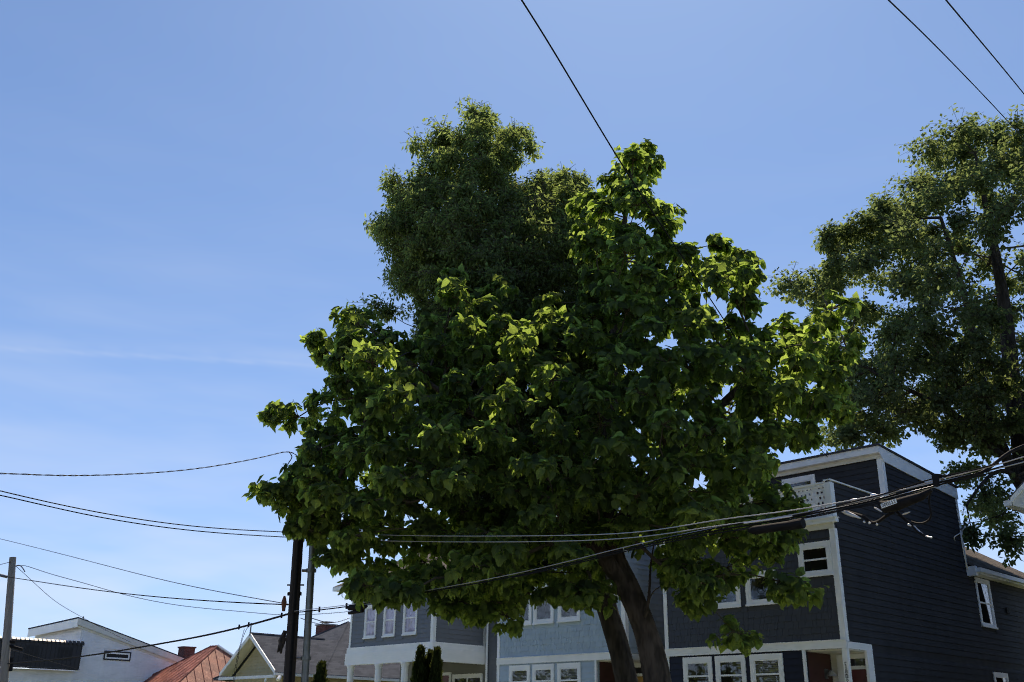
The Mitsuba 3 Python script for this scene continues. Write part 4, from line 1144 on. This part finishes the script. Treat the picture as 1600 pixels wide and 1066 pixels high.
# ---------------------------------------------------------------- columnar evergreens in the front yards
def evergreen(px, py, dist, rad, label, seed, group=None):
    top = at(px, py, dist)
    h = top[2]
    t = thing('columnar_evergreen', label, 'shrub', group)
    r = np.random.default_rng(seed)
    put('stem', tube([[top[0], top[1], 0], [top[0], top[1], h * .9]], [.05, .01], 6), 'mat_twig', t)
    n = 5200
    z = h * (0.08 + 0.92 * r.uniform(0, 1, n) ** 0.85)
    prof = rad * np.clip(((h - z) / h) ** 0.62 * 1.75, 0, 1.0)
    ph = r.uniform(0, 6.28, n)
    lump = 1 + 0.35 * np.sin(ph * 3 + z * 3.1 + seed) * np.sin(z * 5.7 + ph)
    q = prof * np.sqrt(r.uniform(0.25, 1, n)) * lump
    P = np.stack([top[0] + q * np.cos(ph), top[1] + q * np.sin(ph), z], 1)
    ax = np.stack([np.cos(ph) * .45, np.sin(ph) * .45, np.full(n, 1.0)], 1) + r.normal(0, .25, (n, 3))
    ax /= np.linalg.norm(ax, axis=1, keepdims=True)
    nr = np.stack([np.cos(ph), np.sin(ph), np.zeros(n)], 1) + r.normal(0, .5, (n, 3))
    nr -= ax * (nr * ax).sum(1, keepdims=True)
    nr /= np.linalg.norm(nr, axis=1, keepdims=True)
    m, uv = leaf_mesh('lance', P, ax, nr, r.uniform(.07, .15, n), seed, 0.9)
    put('foliage', m, 'mat_leaf_conifer', t, uv=uv, smooth=True, kind='stuff')


evergreen(658, 1014, 24.2, .24, 'leftmost of the three dark columnar evergreens before the grey house porch', 1, 'columnar evergreens')
evergreen(673, 1021, 24.3, .15, 'middle and slimmest of the three columnar evergreens before the grey house porch', 2, 'columnar evergreens')
evergreen(683, 1017, 24.0, .19, 'rightmost of the three columnar evergreens before the grey house porch, edged with light green', 3, 'columnar evergreens')
evergreen(503, 1039, 25.0, .28, 'short columnar evergreen beside the metal pole, in front of the bungalow', 4, 'columnar evergreens')


# ---------------------------------------------------------------- poles
def round_pole(name, label, foot, top, r0, r1, mat, n=26):
    t = thing(name, label, 'pole')
    p = np.asarray(foot) + (np.asarray(top) - np.asarray(foot)) * np.linspace(0, 1, n)[:, None]
    m = tube(p, np.linspace(r0, r1, n), 18)
    put('shaft', m, mat, t, smooth=40)
    return t


pb, ptp = at(451.5, 1066, 20.0), at(470, 786, 20.0)
dirp = (ptp - pb) / (ptp[2] - pb[2])
pole_foot, pole_top = pb - dirp * pb[2], pb + dirp * (6.0 - pb[2])
pole = round_pole('utility_pole', 'dark wooden utility pole with its top hidden in the leaves, left of the large tree', pole_foot, pole_top, .122, .094, 'mat_pole_wood')
on_pole = lambda z: pole_foot + dirp * (1.6 + (z - 1.6) * .844)
put('bark_scar', tube([on_pole(4.02) + at(447, 975, 23.55) * 0 - CR * .10 - E2 * .11, on_pole(4.22) - CR * .11 - E2 * .10, on_pole(4.36) - CR * .10 - E2 * .11], [.03, .055, .02], 6), 'mat_fresh_wood', pole)
put('torn_wood', [tube([on_pole(3.45) - CR * .14, on_pole(3.25) - CR * .20, on_pole(3.12) - CR * .26], [.05, .06, .01], 5), tube([on_pole(3.6) - CR * .13, on_pole(3.38) - CR * .20, on_pole(3.1) - CR * .19], [.04, .06, .02], 5)], 'mat_bark_dark', pole)
put('bolt', tube([on_pole(4.62) - CR * .16, on_pole(4.62) + CR * .17], .018, 6), 'mat_metal', pole)
put('guard_strip', [tube([on_pole(0.3) + CR * .12 - E2 * .12, on_pole(3.2) + CR * .115 - E2 * .115, on_pole(6.8) + CR * .09 - E2 * .09], .035, 8)], 'mat_rubber', pole)
put('cable_clamp', [gbox(0, 0.001, 0, 0.001, 0, 0.001)] + [tube([on_pole(4.42) - CR * .14, on_pole(4.42) + CR * .13], .035, 8)], 'mat_rubber', pole)
cb, ct = at(476, 1066, 19.9), at(489, 846, 19.9)
dc = (ct - cb) / (ct[2] - cb[2])
cond = round_pole('metal_pole', 'slim grey metal pole standing just right of the dark wooden utility pole', cb - dc * cb[2], cb + dc * (5.3 - cb[2]), .072, .068, 'mat_metal')
on_c = lambda z: cb + dc * (1.6 + (z - 1.6) * .844 - cb[2])
for z in (4.95, 3.0):
    put('bracket', [tube([on_pole(z) + CR * .12, on_c(z) + CR * .02], .03, 6), tube([on_c(z - .04), on_c(z + .04)], .10, 10)], 'mat_metal', cond)
lb, lt = at(7, 1050, 38), at(20, 871, 38)
dl = (lt - lb) / (lt[2] - lb[2])
lfoot = lb - dl * lb[2]
lp = round_pole('utility_pole', 'weathered grey wooden utility pole at the left edge, before the black screen', lfoot, lt, .165, .108, 'mat_pole_grey')
on_l = lambda z: lfoot + dl * (1.6 + (z - 1.6) * .844)
put('insulator_hook', [tube(smooth_path([on_l(7.35), on_l(7.45) + CR * .25, on_l(7.2) + CR * .45], 10), .02, 6), tube([on_l(7.1) - CR * .5, on_l(7.0) - CR * .15], .05, 8)], 'mat_metal', lp)
put('cable_bracket', [tube([on_l(4.5) - CR * .15, on_l(4.5) + CR * .3], .06, 8), tube([on_l(4.35) + CR * .1, on_l(4.2) + CR * .55], .05, 8), tube([on_l(3.9) + CR * .22, on_l(3.4) + CR * .2], .06, 8)], 'mat_rubber', lp)


# ---------------------------------------------------------------- wires and cables
def wire(name, label, pts, A, B, r, mat='mat_rubber', n=70, twist=0.0, group=None, cat='cable'):
    """pts: pixels the wire passes; it hangs in the upright plane through the plan points A and B."""
    A, B = np.asarray(A, float), np.asarray(B, float)
    nrm = np.cross(B - A, [0, 0, 1.0])
    nrm[2] = 0
    nrm /= np.linalg.norm(nrm)
    p = smooth_path([onplane(x, y, A, nrm) for x, y in pts], n)
    t = numbered(name)
    labels[t] = {'label': label, 'category': cat}
    if group:
        labels[t]['group'] = group
    if twist:
        s = np.linspace(0, twist, n * 3)
        p = smooth_path(p, n * 3)
        s1 = p + np.stack([np.cos(s) * r, np.sin(s) * r * 0, np.sin(s) * r], 1)
        s2 = p - np.stack([np.cos(s) * r, np.sin(s) * r * 0, np.sin(s) * r], 1)
        m = trimesh.util.concatenate([tube(s1, r * .8, 5), tube(s2, r * .8, 5)])
    else:
        m = tube(p, r, 7)
    d = mikit.ply(m, mat, smooth=60)
    scene[t] = d
    return t, p


PV = float((pole_foot - K0) @ E2) - .12
R1 = W(8.0, PV - .2, 0)
LP_ = lfoot
house3 = W(-1.4, 2.7, 8.28)
wire('service_wire', 'black wire slanting down from the top of the photo through the large tree', [(815, 0), (862, 75), (970, 254), (1060, 392), (1130, 498), (1200, 602), (1310, 733)], at(815, 0, 8.5), house3, .010)
wire('service_wire', 'left one of the two thin black wires at the top right, reaching the shade tree', [(1388, 0), (1440, 50), (1510, 121), (1576, 191), (1640, 262)], at(1388, 0, 11), at(1640, 262, 30), .010)
wire('service_wire', 'thin black wire in the top right corner, right one of the pair', [(1478, 0), (1540, 74), (1600, 147), (1680, 250)], at(1478, 0, 11), at(1680, 250, 28), .010)
wire('twisted_wire', 'twisted dark wire sagging from the left edge to the hidden pole top', [(-60, 741), (0, 740), (90, 743), (200, 741), (310, 732), (420, 712), (455, 707), (468, 716)], at(-60, 741, 15.5), on_pole(7), .007, twist=110)
t_, q_ = wire('loose_end', 'short curled wire end hanging by the hidden pole top', [(452, 707), (456, 714), (452, 722), (446, 733)], at(452, 707, 19.6), at(470, 733, 19.7), .010)
wire('span_wire', 'upper one of two long wires crossing the photo from the left edge at mid height', [(-60, 752), (0, 767), (130, 796), (300, 822), (460, 832)], at(-60, 752, 16.5), on_pole(5), .009)
wire('span_wire', 'lower one of two long wires crossing the photo from the left edge at mid height', [(-60, 763), (0, 774), (130, 803), (300, 829), (460, 840)], at(-60, 763, 16.5), on_pole(5), .009)
wire('strand_wire', 'pale upper strand in front of the large tree, running to the right edge', [(460, 831), (640, 837), (860, 837), (1010, 830), (1120, 813), (1240, 797), (1380, 772), (1470, 752), (1600, 722), (1680, 698)], W(-9, PV, 0), R1, .0075, 'mat_strand')
wire('strand_wire', 'pale lower strand in front of the large tree, just below its twin', [(460, 840), (640, 846), (860, 846), (1010, 838), (1120, 822), (1240, 806), (1350, 785), (1400, 772)], W(-9, PV + .05, 0), R1 + E2 * .05, .0075, 'mat_strand')
wire('distant_wire', 'faint wire falling from the left edge, above the grey pole', [(-40, 832), (0, 842), (120, 872), (280, 912), (450, 944)], at(-40, 832, 40), on_pole(4.7), .008)
wire('distant_wire', 'straight dark wire passing the top of the grey pole to the wooden pole', [(-40, 896), (0, 900), (120, 918), (260, 934), (380, 942), (452, 945)], at(-40, 896, 40), on_pole(4.7), .012)
wire('distant_wire', 'wavy wire from the hook on the grey pole to the wooden pole', [(30, 884), (38, 884), (70, 894), (130, 911), (190, 928), (280, 946), (380, 956), (450, 961), (520, 958), (552, 955)], on_l(7.3), W(-19.3, -.2, 0), .010)
wire('drop_cable', 'wire falling from the grey pole to the ridge of the white modern house', [(24, 884), (34, 893), (60, 917), (90, 942), (131, 966), (160, 982), (205, 1004)], on_l(7), W(-44.55, 4.2, 0), .009)
wire('short_wire', 'short wire left of the grey pole top', [(-20, 890), (-5, 884), (18, 878)], at(-20, 890, 37), on_l(7.5), .011)
wire('lower_wire', 'thin wire from the grey pole across the black screen', [(10, 1013), (60, 1028), (125, 1047)], on_l(4.8), W(-44.1, 0.3, 0), .012)
wire('low_sag_wire', 'thin wire between the metal pole and the grey corner house', [(484, 965), (500, 970), (520, 973), (546, 966)], on_c(4.4), W(-19.1, -.1, 0), .009)
wire('low_sag_wire', 'second thin sagging wire under the cable by the metal pole', [(470, 966), (490, 973), (512, 977), (530, 977)], on_pole(4.4), W(-19.4, -.2, 0), .008)

# the heavy telephone cable with everything lashed to it
CAB = [(-30, 1040), (12, 1037), (60, 1033), (140, 1024), (250, 1006), (320, 993), (392, 976), (455, 958), (510, 952), (560, 945), (640, 930), (720, 916), (800, 901), (880, 883), (960, 863), (1040, 845), (1120, 829), (1180, 819), (1262, 804), (1330, 790), (1380, 778)]
left_pts = CAB[:9]
t_, cab_l = wire('telephone_cable', 'lashed telephone cable between the grey pole and the dark wooden pole', CAB[1:8], on_l(4.5), on_pole(4.4), .020)
t1, cab = wire('telephone_cable', 'thick black telephone cable passing in front of the trees and the navy house', CAB[7:] + [(1430, 764), (1480, 751), (1530, 739), (1600, 719), (1690, 690)], W(-9, PV, 0), R1, .0105, n=160)
px_c, py_c = project(cab)


def on_cable(x, dz=0.0, dn=0.0):
    i = int(np.argmin(np.abs(px_c - x)))
    return cab[i] + np.array([0, 0, dz]) - E2 * dn


def cable_run(x0, x1, dz0, dz1, r, mat, wob=0.0, dn=0.03, seed=0, n=40):
    rr = np.random.default_rng(seed)
    ph = rr.uniform(0, 6.28, 3)
    i0, i1 = int(np.argmin(np.abs(px_c - x0))), int(np.argmin(np.abs(px_c - x1)))
    s = np.linspace(0, 1, n)
    base = np.stack([np.interp(i0 + (i1 - i0) * s, np.arange(len(cab)), cab[:, k]) for k in range(3)], 1)
    off = dz0 + (dz1 - dz0) * s + wob * (np.sin(9 * s + ph[0]) + 0.6 * np.sin(23 * s + ph[1]))
    side = dn + wob * np.sin(14 * s + ph[2])
    return tube(base + np.stack([0 * s, 0 * s, off], 1) - E2[None] * side[:, None], r, 7)


put('lashing_strand', cable_run(460, 1680, .030, .034, .006, 'mat_strand', .004, .0, 1, 160), 'mat_strand', t1)
put('second_cable', cable_run(800, 1690, -.026, -.035, .008, 'mat_rubber', .005, .014, 2, 120), 'mat_rubber', t1)
put('third_cable', cable_run(1020, 1560, .015, .04, .008, 'mat_rubber', .009, .03, 3, 80), 'mat_rubber', t1)
put('fourth_cable', cable_run(1150, 1500, -.045, -.035, .007, 'mat_rubber', .010, .03, 4, 80), 'mat_rubber', t1)
for i, x in enumerate((392, 372, 440, 500, 540)):
    p = cab_l[int(np.argmin(np.abs(project(cab_l)[0] - x)))] if x < 450 else on_cable(x)
    put('clip', tube([p + [0, 0, .06], p - [0, 0, .04]], .018, 6), 'mat_rubber', t1 if x > 450 else t_)
# splice closures and their tails
s1 = thing('splice_closure', 'long black splice closure hanging under the cable, in front of the large tree', 'cable box')
put('body', tube([on_cable(1172, -.075, .05), on_cable(1180, -.085, .05), on_cable(1245, -.10, .05), on_cable(1252, -.09, .05)], [.025, .052, .052, .03], 14), 'mat_rubber', s1, smooth=50)
put('end_cap', [tube([on_cable(1238, -.10, .05), on_cable(1254, -.10, .05)], .058, 14)], 'mat_rubber', s1)
put('clamp_rod', cable_run(1175, 1250, .0, -.02, .010, 'mat_aluminium', 0, .14, 5, 12), 'mat_aluminium', s1)
s2 = thing('splice_closure', 'black splice box with a small white number tag, in front of the navy side wall', 'cable box')
put('body', tube([on_cable(1380, -.06, .06), on_cable(1384, -.12, .06), on_cable(1404, -.13, .06), on_cable(1440, -.11, .06), on_cable(1458, -.07, .06)], [.03, .068, .066, .045, .02], 14), 'mat_rubber', s2, smooth=50)
tag0 = on_cable(1388, -.150, .145)
ta = on_cable(1408, -.135, .145) - tag0
Lt = np.linalg.norm(ta)
ta /= Lt
tu = np.array([0, 0, 1.0]) - ta * ta[2]
tu /= np.linalg.norm(tu)
tn = np.cross(ta, tu)
M = np.eye(4)
M[:3, 0], M[:3, 1], M[:3, 2], M[:3, 3] = ta, tu, tn, tag0
tg = rawbox(0, Lt, 0, .05, -.004, 0)
tg.apply_transform(M)
tagk = put('tag', tg, 'mat_label_white', s2, label='small white tag with black digits')
txt = meshkit.text_mesh('000111', .034, .002, bold=True)
b_ = txt.bounds
txt.apply_translation([-b_[0, 0], -b_[0, 1], 0.0005])
txt.apply_scale([(Lt * .9) / (b_[1, 0] - b_[0, 0]), 1, 1])
txt.apply_translation([Lt * .05, .008, 0])
txt.apply_transform(M)
put('digits', txt, 'mat_dark', tagk)
s3 = thing('splice_closure', 'small black cable box on the grey house front, where the cable enters the leaves', 'cable box')
put('body', [tube([on_cable(545, -.02, .0), on_cable(548, -.03, .0), on_cable(566, -.06, .0), on_cable(572, -.05, .0)], [.02, .05, .05, .02], 10)], 'mat_rubber', s3, smooth=50)
put('shell', [tube([on_cable(546, -.12, .0), on_cable(568, -.12, .0)], .03, 8)], 'mat_rubber', s3)


def loop(name, label, pts, r, mat, dist=None):
    k = numbered(name)
    labels[k] = {'label': label, 'category': 'cable'}
    p = []
    for x, y in pts:
        q = onplane(x, y, W(0, PV - .12, 0), E2)
        p.append(q)
    scene[k] = mikit.ply(tube(smooth_path(p, 40), r, 6), mat, smooth=60)
    return k


loop('dangling_cable', 'black cable looping down from the left side of the tagged splice box', [(1398, 800), (1385, 806), (1372, 815), (1362, 816), (1350, 808), (1336, 803), (1318, 797)], .018, 'mat_rubber')
loop('dangling_cable', 'black drop cable hanging from the tagged splice box down to the right', [(1400, 798), (1414, 812), (1426, 822), (1436, 832), (1446, 838)], .016, 'mat_rubber')
loop('dangling_cable', 'pale frayed cable end hanging lowest in front of the navy wall', [(1428, 822), (1438, 832), (1447, 838), (1456, 840)], .011, 'mat_aluminium')
loop('dangling_cable', 'thin cable loop under the bundle near the right edge of the navy wall', [(1455, 766), (1452, 785), (1455, 805), (1448, 815), (1436, 818), (1424, 815)], .011, 'mat_rubber')
for i, (a, b, r_, lb_) in enumerate([((1316, 799), (1345, 810), .024, 'white tapered sleeve hanging below the bundle, left of the splice box'), ((1329, 782), (1348, 781), .020, 'bright sleeve on top of the bundle in front of the deck wall'), ((1360, 774), (1372, 773.5), .018, 'bright sleeve at the end of the deck parapet'),
                                      ((1366, 793), (1378, 800), .011, 'short pale stub left of the splice box'), ((1410, 804), (1422, 800), .011, 'short pale stub right of the splice box'), ((1418, 819), (1424, 822), .014, 'pale connector on the hanging drop cable'), ((1349, 814.5), (1352, 817), .014, 'small pale connector on the hanging loop'), ((1357, 818), (1361, 816.5), .014, 'second small pale connector on the hanging loop'), ((1369, 819), (1372, 820), .016, 'lowest small pale connector under the loop')]):
    pa, pb_ = onplane(*a, W(0, PV - .14, 0), E2), onplane(*b, W(0, PV - .14, 0), E2)
    k = numbered('cable_sleeve')
    labels[k] = {'label': lb_, 'category': 'cable fitting'}
    scene[k] = mikit.ply(tube(pa + (pb_ - pa) * np.linspace(0, 1, 6)[:, None], np.array([.6, 1, 1, .9, .6, .35]) * r_, 8), 'mat_aluminium', smooth=50)
k = numbered('strand_sleeve')
labels[k] = {'label': 'long bright strand sleeve on the bundle, right of the splice box', 'category': 'cable fitting'}
scene[k] = mikit.ply(tube(smooth_path([onplane(x, y, W(0, PV - .05, 0), E2) for x, y in ((1376, 779), (1400, 774), (1440, 765), (1459, 760))], 12), [.014] * 6 + [.012] * 6, 8), 'mat_aluminium', smooth=50)
bx = thing('terminal_box', 'square dark terminal on the bundle, where the shade tree meets the wall', 'cable box')
q0 = on_cable(1466, .02, .06)
m = rawbox(-.025, .025, -.025, .025, -.07, .05)
m.apply_translation(q0)
put('case', m, 'mat_rubber', bx)
put('drip_loop', [tube(smooth_path([q0 + [0, 0, .05], q0 + CR * .45 + [0, 0, .06], q0 + CR * .8 + [0, 0, .28], q0 + CR * 1.1 + [0, 0, .40]], 16), .018, 8)], 'mat_rubber', bx, smooth=60)
wire('house_drop', 'thin wire from the right edge eave to the rear corner of the navy house', [(1588, 797), (1560, 806), (1530, 815), (1498, 818), (1470, 819)], NEIGH + [0, 0, 0], W(.06, 7.2, 0), .010)
mast = thing('wall_bracket', 'pale bracket on the rear corner of the navy side wall', 'bracket')
put('arm', [tube([W(.03, 7.2, 7.02), W(.30, 6.9, 7.04)], .03, 6)], 'mat_aluminium', mast)
put('riser', tube(smooth_path([W(.08, 7.1, 7.0), W(.07, 7.1, 6.5), W(.07, 7.2, 5.9)], 10), .02, 6), 'mat_aluminium', mast)
put('drip', tube(smooth_path([W(.28, 6.9, 7.02), W(.2, 6.6, 6.8), W(.12, 6.5, 6.72), W(.1, 6.55, 6.62)], 12), .014, 6), 'mat_aluminium', mast)
print('entries', len(scene))
